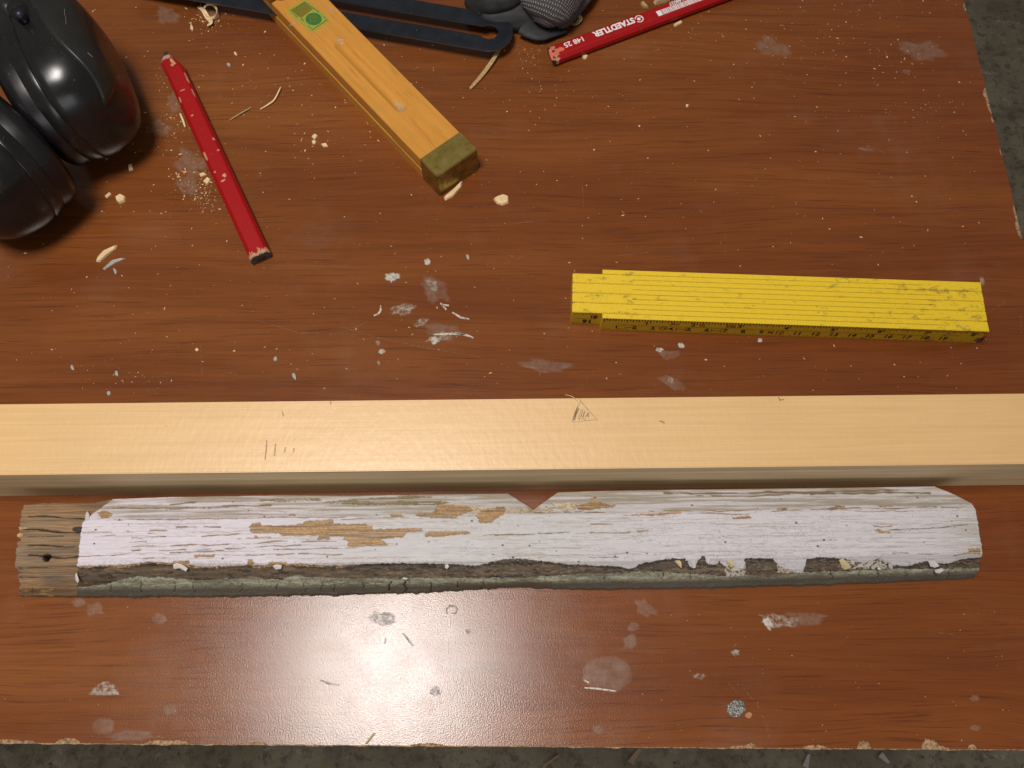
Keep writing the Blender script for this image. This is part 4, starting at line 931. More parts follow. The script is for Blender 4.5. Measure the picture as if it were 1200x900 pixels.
# print on the second pencil, written along it upside down for the viewer
def ptext(s, px, py, size, offset=0.03, name='print', zz=0.00006, sx=1.0):
    p = at(px, py, PH); d = inv2 @ Vector((p.x, p.y, 0))
    M = Matrix.Translation((d.x, d.y, PH+zz)) @ Matrix.Diagonal((sx, 1, 1, 1))
    return text_obj(name, s, size, M, M_WHITEINK, pb_, offset)
# butt is at +x in local space; the text reads from the far end towards the butt
ptext('148 25', *T3(398, 173), 0.0052, 0.02)
ptext('STAEDTLER', *T3(563, 112), 0.0060, 0.045, sx=0.93)
# little ringed head emblem
ec = inv2 @ Vector((*at(*T3(667, 78), PH)[:2], 0)); qd = []
def ring_q(cx, cy, r0, r1, a0, a1, n, z):
    for i in range(n):
        a = a0+(a1-a0)*i/n; b = a0+(a1-a0)*(i+1)/n
        qd.append([(cx+r0*math.cos(a), cy+r0*math.sin(a), z), (cx+r1*math.cos(a), cy+r1*math.sin(a), z), (cx+r1*math.cos(b), cy+r1*math.sin(b), z), (cx+r0*math.cos(b), cy+r0*math.sin(b), z)])
ring_q(ec.x, ec.y, 0.0023, 0.0029, 0.6, 6.0, 20, PH+0.00006); ring_q(ec.x+0.0003, ec.y, 0.0, 0.0012, 0, 6.2832, 10, PH+0.00006); ring_q(ec.x-0.0006, ec.y+0.0004, 0.0014, 0.0018, 1.6, 4.4, 8, PH+0.00006)
quads_obj('emblem', qd, M_WHITEINK, pb_)
# barcode
ba, bb = inv2 @ Vector((*at(771, 17.5, PH)[:2], 0)), inv2 @ Vector((*at(842, -9, PH)[:2], 0))
qb = []; x = ba.x; rr = random.Random(4); first = True
yb = (ba.y+bb.y)/2-0.0008
while x > bb.x:
    w = 0.0030 if first else rr.choice([0.00025, 0.0003, 0.0005, 0.0007]); g = 0.0003 if first else rr.choice([0.0002, 0.00025, 0.0004])
    qb.append([(x-w, yb-0.0021, PH+.00006), (x, yb-0.0021, PH+.00006), (x, yb+0.0021, PH+.00006), (x-w, yb+0.0021, PH+.00006)]); x -= w+g; first = False
quads_obj('barcode', qb, M_WHITEINK, pb_)
mt = text_mesh('4 007817 148037', 0.0036, 0.02); mt.transform(Matrix.Translation(((ba.x+bb.x)/2-.001, yb-0.0040, PH+0.00006))); mt.materials.clear(); link('print', mt, M_WHITEINK, pb_)

# ================================================================== SLIDING BEVEL
HZ = 0.020
e0, e1 = at(512, 207, HZ), at(559.5, 175, HZ); far = at(350.5, 0, HZ)
endc = (e0+e1)/2; hd = (far-endc).normalized(); hang = math.atan2(hd.y, hd.x)
hv = Vector((-hd.y, hd.x, 0)); hwid = abs((e1-e0).dot(hv)); HL = (far-endc).length+0.034
bev = thing('angle_gauge', 'joiner angle gauge with orange beech handle, brass butt and slotted black steel blade', 'angle gauge', (endc.x, endc.y, 0), hang)
hinv = (Matrix.Translation((endc.x, endc.y, 0)) @ Matrix.Rotation(hang, 4, 'Z')).inverted()
capL = 0.0165
def loc(px, py, z): return hinv @ at(px, py, z)
g0, g1 = loc(397, 48, HZ), loc(472, 128, HZ)
def cheek(name, zb, zt, x0, groove, m, hw=hwid/2-0.0002, bevl=0.0006):
    nu_, nv_ = 260, 60
    xs = np.linspace(x0, HL, nu_); r = hwid/2
    hwv = np.where(xs > HL-r, np.sqrt(np.maximum(r*r-(xs-(HL-r))**2, 1e-7)), hw)
    hwv = np.minimum(hwv, hw)
    vv2 = np.linspace(-1, 1, nv_); Xg = xs[:, None]+0*vv2[None]; Yg = hwv[:, None]*vv2[None]; Zg = np.full(Xg.shape, zt)
    if groove:
        xa, xb = min(g0.x, g1.x), max(g0.x, g1.x); yc = (g0.y+g1.y)/2
        dx = np.maximum(np.maximum(xa+.003-Xg, Xg-(xb-.003)), 0)
        dd = np.hypot(dx*1.0, Yg-yc)/0.0042
        Zg -= 0.0022*np.clip(1-dd**2, 0, 1)
    ed = (1-np.abs(vv2))*hw
    Zg -= (np.clip(bevl-ed, 0, 1)**2/bevl)[None]
    Pt = np.stack([Xg, Yg, Zg], -1)
    sideL = Pt[:, :1].copy(); sideL[..., 2] = zb; sideR = Pt[:, -1:].copy(); sideR[..., 2] = zb
    Pt = np.concatenate([sideL, Pt, sideR], 1)
    me = grid_mesh(Pt, closed_v=True)
    bm = bmesh.new(); bm.from_mesh(me); bm.verts.ensure_lookup_table(); n = nv_+2
    bm.faces.new([bm.verts[j] for j in range(n)]); bm.faces.new([bm.verts[(nu_-1)*n+j] for j in range(n)])
    bmesh.ops.recalc_face_normals(bm, faces=bm.faces); bm.to_mesh(me); bm.free()
    for e in me.edges: pass
    o = link(name, me, m, bev); 
    md = o.modifiers.new('es', 'EDGE_SPLIT'); md.split_angle = R(40)
    return o
cheek('handle_cheek', 0.0115, HZ-0.0002, capL-0.0005, True, M_BEECH)
cheek('handle_cheek', 0.0, 0.0085, capL-0.0005, False, M_BEECH)
slot_end = loc(459, 160, 0.010).x
box('handle_core', ((capL-0.0005+slot_end)/2, 0, 0.010), (slot_end-capL+0.0005, hwid-0.0010, 0.003), M_BEECH, bev)
bm = bmesh.new(); box_bm(bm, capL/2, 0, HZ/2, capL, hwid+0.0002, HZ, 0.0005, 3); bm_obj('brass_butt', bm, M_BRASS, bev)
for cx_, cy_, rx_, ry_, rt_ in ((397, 48, 7, 5, 0.8), (468, 125, 11, 6, 0.7), (388, 12, 7, 2.5, 0.6), (345, 27, 8, 2.5, -0.4)):
    bm = bmesh.new(); lay_ = bm.verts.layers.float_color.new('Col'); pts_ = blob_px(cx_, cy_, rx_, ry_, int(cx_), rt_, 20, 0.5); cc_ = at(cx_, cy_, HZ-0.0001)
    gz = HZ-0.0001 if ry_ > 3 else HZ-0.0001
    cv_ = bm.verts.new(cc_); cv_[lay_] = (1, 1, 1, 1); rr_ = []
    for x_, y_ in pts_:
        v_ = bm.verts.new(at(x_, y_, HZ-0.0001)); v_[lay_] = (0, 0, 0, 1); rr_.append(v_)
    for i in range(20): bm.faces.new((rr_[i], rr_[(i+1) % 20], cv_))
    o = bm_obj('wear_mark', bm, M_WORN, bev); o.matrix_parent_inverse = hinv
# pivot
pc = loc(330, -6.5, HZ)
bm = bmesh.new()
for r0, r1, z0, z1 in ((0.0, 0.0052, HZ-0.001, HZ+0.0008),):
    bmesh.ops.create_cone(bm, cap_ends=True, segments=40, radius1=r1, radius2=r1*0.9, depth=z1-z0, matrix=Matrix.Translation((pc.x, pc.y, (z0+z1)/2)))
pv = bm_obj('pivot_screw', bm, M_BRASS, bev)
bm = bmesh.new(); box_bm(bm, pc.x, pc.y, HZ+0.0045, 0.004, 0.022, 0.008, 0.0015, 3); bm_obj('wing_nut', bm, M_BRASS, bev)
# pasted label
t = NT('label_green'); n = t.noise(t.coord(), 900, 3)
t.set(base=t.ramp(n, [(0.3, (0.27, 0.27, 0.03)), (0.7, (0.36, 0.35, 0.05))]), rough=0.45); M_LABEL = t.m
def T_3(x, y): return (300+x/10, y/10)
LZz = HZ-0.0002+0.00005
flat_poly('label_sticker', [T_3(*p) for p in ((560, 2), (600, 2), (740, 110), (860, 225), (845, 260), (660, 385), (625, 370), (500, 250), (440, 210), (365, 130), (375, 105))], LZz, M_LABEL, bev, hinv)
M_LG = simple('label_dark_green', (0.065, 0.095, 0.012), 0.5); M_LG2 = simple('label_medium_green', (0.035, 0.15, 0.030), 0.5, var=0.35, scale=1800); M_LOL = simple('label_olive', (0.17, 0.15, 0.012), 0.5, var=0.3, scale=1500)
flat_poly('label_panel', [T_3(*p) for p in ((415, 125), (572, 28), (668, 105), (540, 200), (500, 195))], LZz+0.00004, M_LOL, bev, hinv)
bm = bmesh.new()
strip_obj('label_border', [[T_3(*p) for p in ((480, 200), (402, 125), (575, 22), (740, 145))], [T_3(*p) for p in ((790, 190), (835, 232), (660, 347), (610, 300))], [T_3(*p) for p in ((525, 205), (560, 250))]], M_LG, bev, LZz+0.00007, 0.8, hinv, taper=False)
cpts = [T_3(675+95*math.cos(a)*1.0, 222+72*math.sin(a)) for a in np.linspace(0, 2*math.pi, 33)[:-1]]
flat_poly('label_seal', cpts, LZz+0.00009, M_LG2, bev, hinv)
strip_obj('label_seal_mark', [[T_3(675+45*math.cos(a), 218+35*math.sin(a)) for a in np.linspace(0.5, 5.9, 14)], [T_3(655, 225), T_3(680, 205), T_3(690, 235)]], M_LOL, bev, LZz+0.00012, 0.8, hinv, taper=False)
# blade with slot: outline in the blade's own axes
BZ = 0.0108
ba_, bb_ = at(573, 37, BZ), at(404, 8, BZ); bd = (bb_-ba_).normalized(); bn = Vector((-bd.y, bd.x, 0))
lowp = at(540, 54, BZ); bhw = abs((lowp-ba_).dot(bn)); bhw = max(bhw, 0.009)
BL = 0.235
def arc(cx, r, a0, a1, n): return [(cx+r*math.cos(a), r*math.sin(a)) for a in np.linspace(a0, a1, n)]
outer = arc(0.0, bhw, math.pi/2, 3*math.pi/2, 28)+[(BL-bhw, -bhw), (BL+bhw*0.6, bhw)]
sh = abs((at(490, 17, BZ)-at(489, 31, BZ)).dot(bn))/2
hole = arc(0.0, sh*1.25, math.acos(0.75), 2*math.pi-math.acos(0.75), 24)+[(BL-0.05, -sh*0.85), (BL-0.045, 0), (BL-0.05, sh*0.85)]
bm = bmesh.new(); allv = []
edges = []
for lp in (outer, hole):
    vs = [bm.verts.new((ba_.x+bd.x*x+bn.x*y, ba_.y+bd.y*x+bn.y*y, BZ)) for x, y in lp]
    edges += [bm.edges.new((vs[i], vs[(i+1) % len(vs)])) for i in range(len(vs))]
bmesh.ops.triangle_fill(bm, use_beauty=True, use_dissolve=False, edges=edges)
ext = bmesh.ops.extrude_face_region(bm, geom=list(bm.faces))
for v_ in [g for g in ext['geom'] if isinstance(g, bmesh.types.BMVert)]: v_.co.z -= 0.0012
bl = bm_obj('blade', bm, M_STEEL, bev); bl.matrix_parent_inverse = hinv
bl.data.materials.append(M_STEEL_EDGE)
for p in bl.data.polygons:
    if abs(p.normal.z) < 0.5: p.material_index = 1

# ================================================================== EAR DEFENDERS
def cup(parent, cpx, cpy, adir_deg, tilt_deg, half_l, half_h, depth, flip=1):
    """adir: direction of the dome in the ground plane (degrees, world)."""
    c = at(cpx, cpy, half_h); a = R(adir_deg); tl = R(tilt_deg)
    A = Vector((math.cos(a)*math.cos(tl), math.sin(a)*math.cos(tl), math.sin(tl))); Lv = Vector((math.sin(a), -math.cos(a), 0)); Hv = A.cross(Lv); Hv = Hv if Hv.z > 0 else -Hv
    def surf(dprof, nexp, n=96):
        P = np.zeros((len(dprof), n, 3))
        for i, (d, sc, dn) in enumerate(dprof):
            for j in range(n):
                th = 2*math.pi*j/n; cc, ss = math.cos(th), math.sin(th); e = 2/(nexp+dn)
                x = math.copysign(abs(cc)**e, cc)*half_l*sc; y = math.copysign(abs(ss)**e, ss)*half_h*sc
                P[i, j] = c+A*d+Lv*x+Hv*y
        return P
    def put(name, prof, m, nexp=2.3):
        P = surf(prof, nexp); P -= np.array(tuple(parent.location)); o = link(name, grid_mesh(P, closed_v=True), m, parent); return o
    D = depth
    cs = [(0.006, 0.55, 0)]+[(0.0075+0.0075*math.sin(a_)*1.0-0.0075+0.007, 0.78+0.20*(1-math.cos(a_))/2, 0) for a_ in np.linspace(-math.pi/2, math.pi/2, 14)]
    cs = [(0.010, 0.58, 0)]+[(0.0075-0.0085*math.cos(a_)+0.001, 0.79+0.200*math.sin(a_), 0) for a_ in np.linspace(-math.pi/2, math.pi/2, 16)]+[(0.0130, 0.982, 0)]
    cush = put('cushion', cs, M_VINYL)
    put('foam_lining', [(0.010, 0.60, 0), (0.013, 0.3, 0), (0.013, 0.001, 0)], M_FOAM)
    rimp = [(0.0128, 0.93, 0), (0.0130, 0.985, 0), (0.0136, 0.992, 0), (0.0170, 0.993, 0.2), (0.0202, 0.989, 0.4), (0.0208, 0.983, 0.4), (0.0208, 0.93, 0.4)]
    put('rim', rimp, M_SHELL)
    sh = [(0.0206, 0.974, 0.4)]
    for f in np.linspace(0, 1, 26):
        th = f*math.pi/2; sh.append((0.0225+(D-0.0225)*math.sin(th)**0.85, 0.978*max(math.cos(th), 0)**0.45 if f < 1 else 0.001, 0.6))
    o = put('shell', sh, M_SHELL)
    return c, A, Lv, Hv, D
ea = at(40, 130, 0)
muff = thing('ear_defenders', 'black plastic ear defenders with two glossy cups lying on their side', 'ear defenders', (ea.x, ea.y, 0))
c1 = cup(muff, 33, 110, 26, 8, 0.049, 0.040, 0.052)
c2 = cup(muff, 21, 152, 232, 6, 0.049, 0.038, 0.056)
def panel_on(cupd, pts_uv, m, name, lift=0.0006, half_l=0.050, half_h=0.040):
    """raised plate following the shell: pts in (angle around, fraction along dome)."""
    c, A, Lv, Hv, D = cupd
    def S(th, f, up=0.0):
        cc, ss = math.cos(th), math.sin(th); e = 2/2.9; a2 = f*math.pi/2
        sc = 0.978*max(math.cos(a2), 1e-4)**0.45+up/0.045; d = 0.0225+(D-0.0225)*math.sin(a2)**0.85
        return c+A*(d+up*math.sin(a2))+Lv*(math.copysign(abs(cc)**e, cc)*half_l*sc)+Hv*(math.copysign(abs(ss)**e, ss)*half_h*sc)
    return S
for cd in (c1, c2):
    S = panel_on(cd, None, None, None)
    # raised panel over the upper side and outer face
    nth, nf = 60, 40; P = np.zeros((nth, nf, 3))
    th0, th1 = (R(10), R(128)) if cd is c1 else (R(30), R(150))
    for i in range(nth):
        th = th0+(th1-th0)*i/(nth-1)
        flo = 0.34+0.16*math.sin((i/(nth-1))*math.pi*1.6+0.4)
        for j in range(nf):
            f = flo+(0.93-flo)*j/(nf-1); e = min(i, nth-1-i)/4.0; e2 = min(j, nf-1-j)/3.0
            up = 0.0014*min(1, e*1.6)*min(1, e2*1.4) - 0.0003
            P[i, j] = S(th, f, up)-muff.location
    link('shell_panel', grid_mesh(P), M_PANEL, muff)
for cd, ln in ((c1, [(1.05, .62), (0.95, .66)]), (c1, [(1.5, .50), (1.62, .56)]), (c2, [(1.9, .40), (1.35, .55)]), (c2, [(1.2, .5), (1.16, .56)])):
    S = panel_on(cd, None, None, None); rows = []
    for i in range(12):
        th = ln[0][0]+(ln[1][0]-ln[0][0])*i/11; f = ln[0][1]+(ln[1][1]-ln[0][1])*i/11
        p = S(th, f, 0.00165)-muff.location; q = S(th+0.006, f+0.006, 0.00165)-muff.location; rows.append([tuple(p), tuple(q)])
    link('scratch', grid_mesh(np.array(rows)), M_SCUFF, muff)
# yoke, arms and headband running out of the picture
mw = muff.location
def mp(px, py, z): return at(px, py, z)-mw
tube('wire_arm', [mp(24, 8, 0.078), mp(18, -6, 0.076), mp(0, -30, 0.06), mp(-60, -60, 0.05), mp(-130, -70, 0.045)], [(0.0022, 0.0022)]*5, M_STEEL_EDGE if False else M_SHELL, muff, 12, resample=30)
tube('wire_arm', [mp(-40, 165, 0.078), mp(-90, 110, 0.07), mp(-130, 60, 0.06), mp(-160, 10, 0.045)], [(0.0022, 0.0022)]*4, M_SHELL, muff, 12, resample=30)
bm = bmesh.new(); p = mp(24, 16, 0.080); bmesh.ops.create_cone(bm, cap_ends=True, segments=24, radius1=0.0055, radius2=0.0048, depth=0.010, matrix=Matrix.Translation(p))
bm_obj('pivot_knob', bm, M_SHELL, muff, True)
bm = bmesh.new(); box_bm(bm, 0, 0, 0, 0.022, 0.012, 0.008, 0.002, 3, Matrix.Translation(mp(8, 8, 0.078)) @ Matrix.Rotation(R(-40), 4, 'Z')); bm_obj('yoke', bm, M_PANEL, muff, True)
bm = bmesh.new(); bmesh.ops.create_cone(bm, cap_ends=True, segments=24, radius1=0.0028, radius2=0.0028, depth=0.006, matrix=Matrix.Translation(mp(24, 18, 0.0865))); bm_obj('pivot_pin', bm, M_STEEL, muff, True)
tube('headband', [mp(-130, -70, 0.045), mp(-240, -60, 0.045), mp(-310, 0, 0.045), mp(-290, 60, 0.045), mp(-160, 10+30, 0.045)], [(0.004, 0.018)]*5, M_VINYL, muff, 20, sq=3.5, resample=50)

# ================================================================== GLOVE
gl = at(620, -20, 0)
glove = thing('work_glove', 'grey knitted work glove with dark rubber coating, lying beyond the slotted steel blade', 'glove', (gl.x, gl.y, 0))
def gp(px, py, z): return at(px, py, z)-gl
def fing(name, pts, ra, m, n=48, noise=0.05, res=60, uvs=(900, 60)):
    nr = len(pts); rr = []
    tube(name, pts, ra, m, glove, n, uvs=uvs, noise=noise, resample=res)
fing('knit_back', [gp(632, 28, 0.011), gp(635, 22, 0.013), gp(640, 8, 0.017), gp(652, -22, 0.020), gp(668, -70, 0.020), gp(680, -130, 0.018), gp(690, -170, 0.016)], [(0.004, 0.004), (0.011, 0.009), (0.0185, 0.015), (0.021, 0.017), (0.024, 0.018), (0.030, 0.016), (0.031, 0.014)], M_KNIT)
fing('knit_fold', [gp(652, 30, 0.006), gp(658, 24, 0.008), gp(668, 6, 0.010), gp(684, -24, 0.012), gp(705, -80, 0.012)], [(0.002, 0.002), (0.006, 0.005), (0.009, 0.008), (0.011, 0.010), (0.012, 0.011)], M_KNIT)
fing('rubber_palm', [gp(606, 36, 0.003), gp(606, 30, 0.005), gp(604, 14, 0.009), gp(600, -10, 0.012), gp(610, -50, 0.013), gp(640, -120, 0.013)], [(0.006, 0.0015), (0.019, 0.005), (0.024, 0.0085), (0.028, 0.011), (0.033, 0.012), (0.034, 0.012)], M_RUBBER)
fing('rubber_fingertip', [gp(664, 37, 0.003), gp(650, 37, 0.0045), gp(632, 36, 0.0055), gp(615, 28, 0.006)], [(0.001, 0.001), (0.004, 0.0015), (0.008, 0.0025), (0.009, 0.003)], M_RUBBER)
fing('rubber_finger', [gp(548, 3, 0.006), gp(560, 4, 0.010), gp(580, -2, 0.017), gp(600, -14, 0.020), gp(630, -40, 0.018)], [(0.003, 0.003), (0.008, 0.006), (0.0105, 0.009), (0.012, 0.010), (0.014, 0.011)], M_RUBBER)
for k, (x, y) in enumerate(((560, -70), (600, -110), (650, -200), (700, -190))):
    fing('rubber_finger', [gp(x, y, 0.009), gp(x+8, y+8, 0.010), gp(x+30, y+26, 0.011), gp(640, -90, 0.012)], [(0.003, 0.003), (0.008, 0.008), (0.010, 0.009), (0.012, 0.010)], M_RUBBER, noise=0.06, res=24)

# ================================================================== SHAVINGS, CHIPS, DUST
def prism(name, pts, z0, th, m, label, cat='wood chip', lift=0.0, rough=True, group=None):
    bm = bmesh.new(); W = [at(x, y, z0) for x, y in pts]; c = sum(W, Vector())/len(W); n = len(W)
    zz = [z0+lift*i/n for i in range(n)]
    b_ = [bm.verts.new((p.x-c.x, p.y-c.y, z)) for p, z in zip(W, zz)]
    t_ = [bm.verts.new(((p.x-c.x)*0.86, (p.y-c.y)*0.86, z+th*random.uniform(.7, 1.2))) for p, z in zip(W, zz)]
    bm.faces.new(t_); bm.faces.new(b_[::-1])
    for i in range(n): j = (i+1) % n; bm.faces.new((b_[i], b_[j], t_[j], t_[i]))
    bmesh.ops.triangulate(bm, faces=[f for f in bm.faces if len(f.verts) > 4])
    o = bm_obj(name, bm, m); o.location = (c.x, c.y, 0.00005); return tag(o, label, cat, group)
def Z2(x, y): return (240+x/2.5, y/2.5)
def Z1(x, y): return (x/2.812, y/2.812)
prism('wood_chip', [(578, 234), (583, 231), (590, 228), (596, 231), (596, 238), (589, 241), (582, 239)], 0, 0.0016, M_SHAVE, 'pale square wood chip lying alone below the brass butt of the angle gauge')
prism('wood_chip', [Z1(383, 652), Z1(398, 640), Z1(414, 648), Z1(412, 664), Z1(394, 673), Z1(385, 664)], 0, 0.0016, M_SHAVE, 'pale blocky wood chip lying between the ear defenders and the red pencil')
prism('wood_chip', [Z1(346, 648), Z1(362, 634), Z1(368, 640), Z1(352, 655)], 0, 0.0008, M_SHAVE, 'tiny pale chip just left of the blocky wood chip')
prism('wood_shaving', [Z1(322, 850), Z1(345, 828), Z1(388, 808), Z1(382, 822), Z1(352, 848), Z1(332, 866), Z1(318, 864)], 0, 0.0015, M_SHAVE, 'long pale pointed chip below the ear defenders', 'wood chip', 0.0006)
prism('grey_splinter', [Z1(338, 886), Z1(370, 858), Z1(402, 850), Z1(416, 852), Z1(380, 868), Z1(346, 890)], 0, 0.0007, M_PFLAKE, 'thin grey splinter beside the long pale pointed chip', 'splinter')
prism('wood_chip', [Z2(700, 580), Z2(730, 555), Z2(755, 530), Z2(752, 550), Z2(728, 578), Z2(705, 590)], 0, 0.0014, M_SHAVE, 'ragged pale chip touching the bench at the brass butt', 'wood chip', 0.0006)
prism('wood_chip', [Z2(313, 402), Z2(322, 394), Z2(332, 398), Z2(322, 412)], 0, 0.0009, M_SHAVE, 'upper of two small chips near the middle of the orange wooden handle')
prism('wood_chip', [Z2(340, 423), Z2(356, 421), Z2(362, 430), Z2(348, 432)], 0, 0.0009, M_SHAVE, 'lower of two small chips near the middle of the orange wooden handle')
prism('wood_chip', [Z1(670, 600), Z1(685, 586), Z1(695, 592), Z1(684, 610)], 0, 0.0011, M_SHAVE, 'small pale chip against the left side of the worn red pencil, lower one')
prism('wood_chip', [Z1(656, 574), Z1(672, 570), Z1(682, 576), Z1(662, 584)], 0, 0.0009, M_SHAVE, 'small pale chip against the left side of the worn red pencil, upper one')
prism('wood_chip', [Z1(423, 545), Z1(434, 540), Z1(440, 560), Z1(426, 564)], 0, 0.0009, M_SHAVE, 'small grey chip in the shadow right of the upper ear cup')
prism('wood_chip', [Z1(358, 484), Z1(372, 472), Z1(385, 478), Z1(382, 498), Z1(368, 502)], 0, 0.0009, M_PFLAKE, 'pale flake right under the lower end of the upper ear cup')
prism('wood_chip', [(789, 32), (799, 25.5), (800, 27.5), (790.5, 35)] and [T3(808, 104), T3(840, 88), T3(846, 96), T3(816, 112)], 0, 0.0010, M_SHAVE, 'short straight chip just below the printed red pencil')
prism('wood_chip', [T3(730, 0), T3(790, -20), T3(800, -2), T3(780, 10), T3(735, 22), T3(726, 10)], 0, 0.003, M_SHAVE, 'chunky pale chip behind the printed red pencil at the top edge')
prism('wood_chip', [T3(672, 14), T3(682, 12), T3(705, 34), T3(690, 36), T3(674, 26)], 0, 0.0018, M_SPLINT, 'curved shell shaped chip behind the printed red pencil')
prism('wood_chip', [T3(430, 232), T3(440, 222), T3(455, 232), T3(446, 246), T3(434, 244)], 0, 0.001, M_SHAVE, 'small chip touching the front of the printed red pencil')
prism('wood_chip', [(232, 28), (233, 34), (229, 36), (227, 31), (224, 30)] and [(224, 28), (227, 33), (226, 37), (223, 34)], 0, 0.0008, M_SHAVE, 'slim pale chip between the curled shaving and the worn red pencil')
for (x, y, w, l, a, m, lb) in ((345, 441, 4, 8, 1.2, M_PFLAKE, 'larger grey paint flake just behind the batten, left of centre'), (323, 421, 5, 3, 0.3, M_PFLAKE, 'small dark grey paint flake left of the larger grey flake'), (137, 438, 3, 6, 1.4, M_PFLAKE, 'grey upright paint flake near the left edge, behind the batten'), (128, 461, 5, 3, 0.2, M_PFLAKE, 'grey paint flake touching the back of the batten on the left'),
                               (85, 431, 3, 5, 1.2, M_PFLAKE, 'leftmost grey paint flake behind the batten'), (548, 301, 3, 5, 1.1, M_PFLAKE, 'bluish grey flake behind the white glue dabs'), (231, 410, 4, 2, 0.8, M_SHAVE, 'tiny pale chip in the open left of the grey flakes'), (805, 124, 3, 2, 0.4, M_SHAVE, 'pale crumb in the open bench right of the splinter'), (368, 167, 4, 3, 0.5, M_SHAVE, 'pale crumb left of the orange wooden handle'),
                               (268, 76, 3, 4, 0.9, M_PFLAKE, 'whitish fluff crumb right of the pencil point'), (276, 63, 2, 4, 0.9, M_SHAVE, 'pale crumb above the whitish fluff crumb'), (135, 318, 3, 6, 1.2, M_PFLAKE, 'grey flake under the long pale pointed chip')):
    prism('paint_flake' if m is M_PFLAKE else 'wood_chip', blob_px(x, y, l/2+0.8, w/2+0.4, int(x), a, 8, 0.5), 0, 0.0006, m, lb, 'paint flake' if m is M_PFLAKE else 'wood chip')
def ribbon(name, pts, w, m, label, cat, th=0.00025, z=0.0006, wdir=None, res=40):
    """pts: (px,py,z). A thin strip of wood."""
    P = [at(x, y, zz) for x, y, zz in pts]; c = Vector((P[0].x, P[0].y, 0)); A = np.array([tuple(p-c) for p in P])
    tt = np.linspace(0, len(P)-1, res); Q = []
    for t0 in tt:
        i = int(min(math.floor(t0), len(P)-2)); f = t0-i
        p0 = A[max(i-1, 0)]; p1 = A[i]; p2 = A[i+1]; p3 = A[min(i+2, len(P)-1)]
        Q.append(0.5*((2*p1)+(-p0+p2)*f+(2*p0-5*p1+4*p2-p3)*f*f+(-p0+3*p1-3*p2+p3)*f**3))
    Q = np.array(Q); rows = []
    for i, q in enumerate(Q):
        tn = Q[min(i+1, res-1)]-Q[max(i-1, 0)]; tn = tn/(np.linalg.norm(tn)+1e-9)
        wd = np.array(wdir, float) if wdir else np.array((-tn[1], tn[0], 0)); wd = wd/(np.linalg.norm(wd)+1e-9)
        nn_ = np.cross(tn, wd); nn_ = nn_/(np.linalg.norm(nn_)+1e-9)
        k = w/2*(0.35+0.65*math.sin(math.pi*(i+0.7)/(res+0.4))**0.5)
        rows.append([q+wd*k+nn_*th/2, q-wd*k+nn_*th/2, q-wd*k-nn_*th/2, q+wd*k-nn_*th/2])
    P_ = np.array(rows); P_[..., 2] = np.maximum(P_[..., 2], 0.00005)
    me = grid_mesh(P_, closed_v=True); me.polygons.foreach_set('use_smooth', [False]*len(me.polygons))
    o = link(name, me, m); o.location = c; return tag(o, label, cat)
ribbon('splinter', [(588, 52, 0.0045), (578, 70, 0.003), (565, 88, 0.0015), (551, 104, 0.001)], 0.0026, M_SPLINT, 'long tan splinter poking out from under the end of the slotted blade', 'splinter', 0.0010)
# curled shaving: a helix of ribbon
hel = []
for k in range(26):
    a = 0.35*k; hel.append((246+9*math.cos(a+3.6)*(1-0.012*k), 14+9*math.sin(a+3.6)*(1-0.01*k)-0.05*k, 0.0045+0.0022*math.sin(a)))
ribbon('curled_shaving', hel[:20], 0.0022, M_SHAVE, 'curled pale wood shaving above the point of the worn red pencil', 'shaving', 0.0002, wdir=(0.4, 0.3, 0.9), res=80)
ribbon('curled_shaving', [(232, 8, 0.001), (238, 12, 0.004), (243, 20, 0.002), (247, 26, 0.003), (243, 30, 0.001)], 0.0030, M_SHAVE, 'flat bent shaving leaning on the curled shaving', 'shaving', 0.0003)
ribbon('wood_sliver', [(305, 128, 0.0006), (315, 122, 0.001), (322, 116, 0.0015), (329, 102, 0.002)], 0.0010, M_SHAVE, 'forked bright sliver left of the orange wooden handle, upper right of the fine one', 'sliver', 0.0004)
ribbon('wood_sliver', [(269, 141, 0.0006), (280, 134, 0.001), (294, 126, 0.0015)], 0.0008, M_SPLINT, 'fine tan sliver between the worn red pencil and the orange wooden handle', 'sliver', 0.0004)
ribbon('curled_shaving', [(668, 12, 0.003), (676, 16, 0.006), (680, 22, 0.003), (674, 28, 0.002), (668, 26, 0.001)], 0.003, M_SPLINT, 'dim curled shaving between the glove and the printed red pencil', 'shaving', 0.0003)
ribbon('wood_sliver', [(211, 133, 0.002), (214, 140, 0.0015), (217, 149, 0.001)], 0.0012, M_SHAVE, 'short bent sliver at the left side of the worn red pencil', 'sliver', 0.0003)
ribbon('wood_sliver', [(428, 872, 0.0015), (433, 866, 0.001), (439, 859, 0.0006)], 0.0009, M_SPLINT, 'dark sliver on the front edge of the bench in the glare', 'sliver', 0.0003)
ribbon('wood_sliver', [(662, 462.5, LZ+0.0006), (670, 464.5, LZ+0.0015), (677, 470, LZ+.0008)], 0.0002, M_SHAVE, 'hair thin curl standing on the back edge of the batten above the pencilled triangle', 'sliver', 0.0002)
def floor_strip(pa, pb, w, m, label):
    A_, B_ = at(*pa, FZ+0.004), at(*pb, FZ+0.004); d = (B_-A_); n_ = Vector((-d.y, d.x, 0)).normalized()*w/2
    bm = bmesh.new(); vs = [bm.verts.new(p-A_) for p in (A_-n_, B_-n_*0.4, B_+n_*0.4, A_+n_)]; f = bm.faces.new(vs)
    ex_ = bmesh.ops.extrude_face_region(bm, geom=[f])
    for v_ in [g for g in ex_['geom'] if isinstance(g, bmesh.types.BMVert)]: v_.co.z -= 0.004
    o = bm_obj('wood_strip', bm, m); o.location = A_; tag(o, label, 'wood strip')
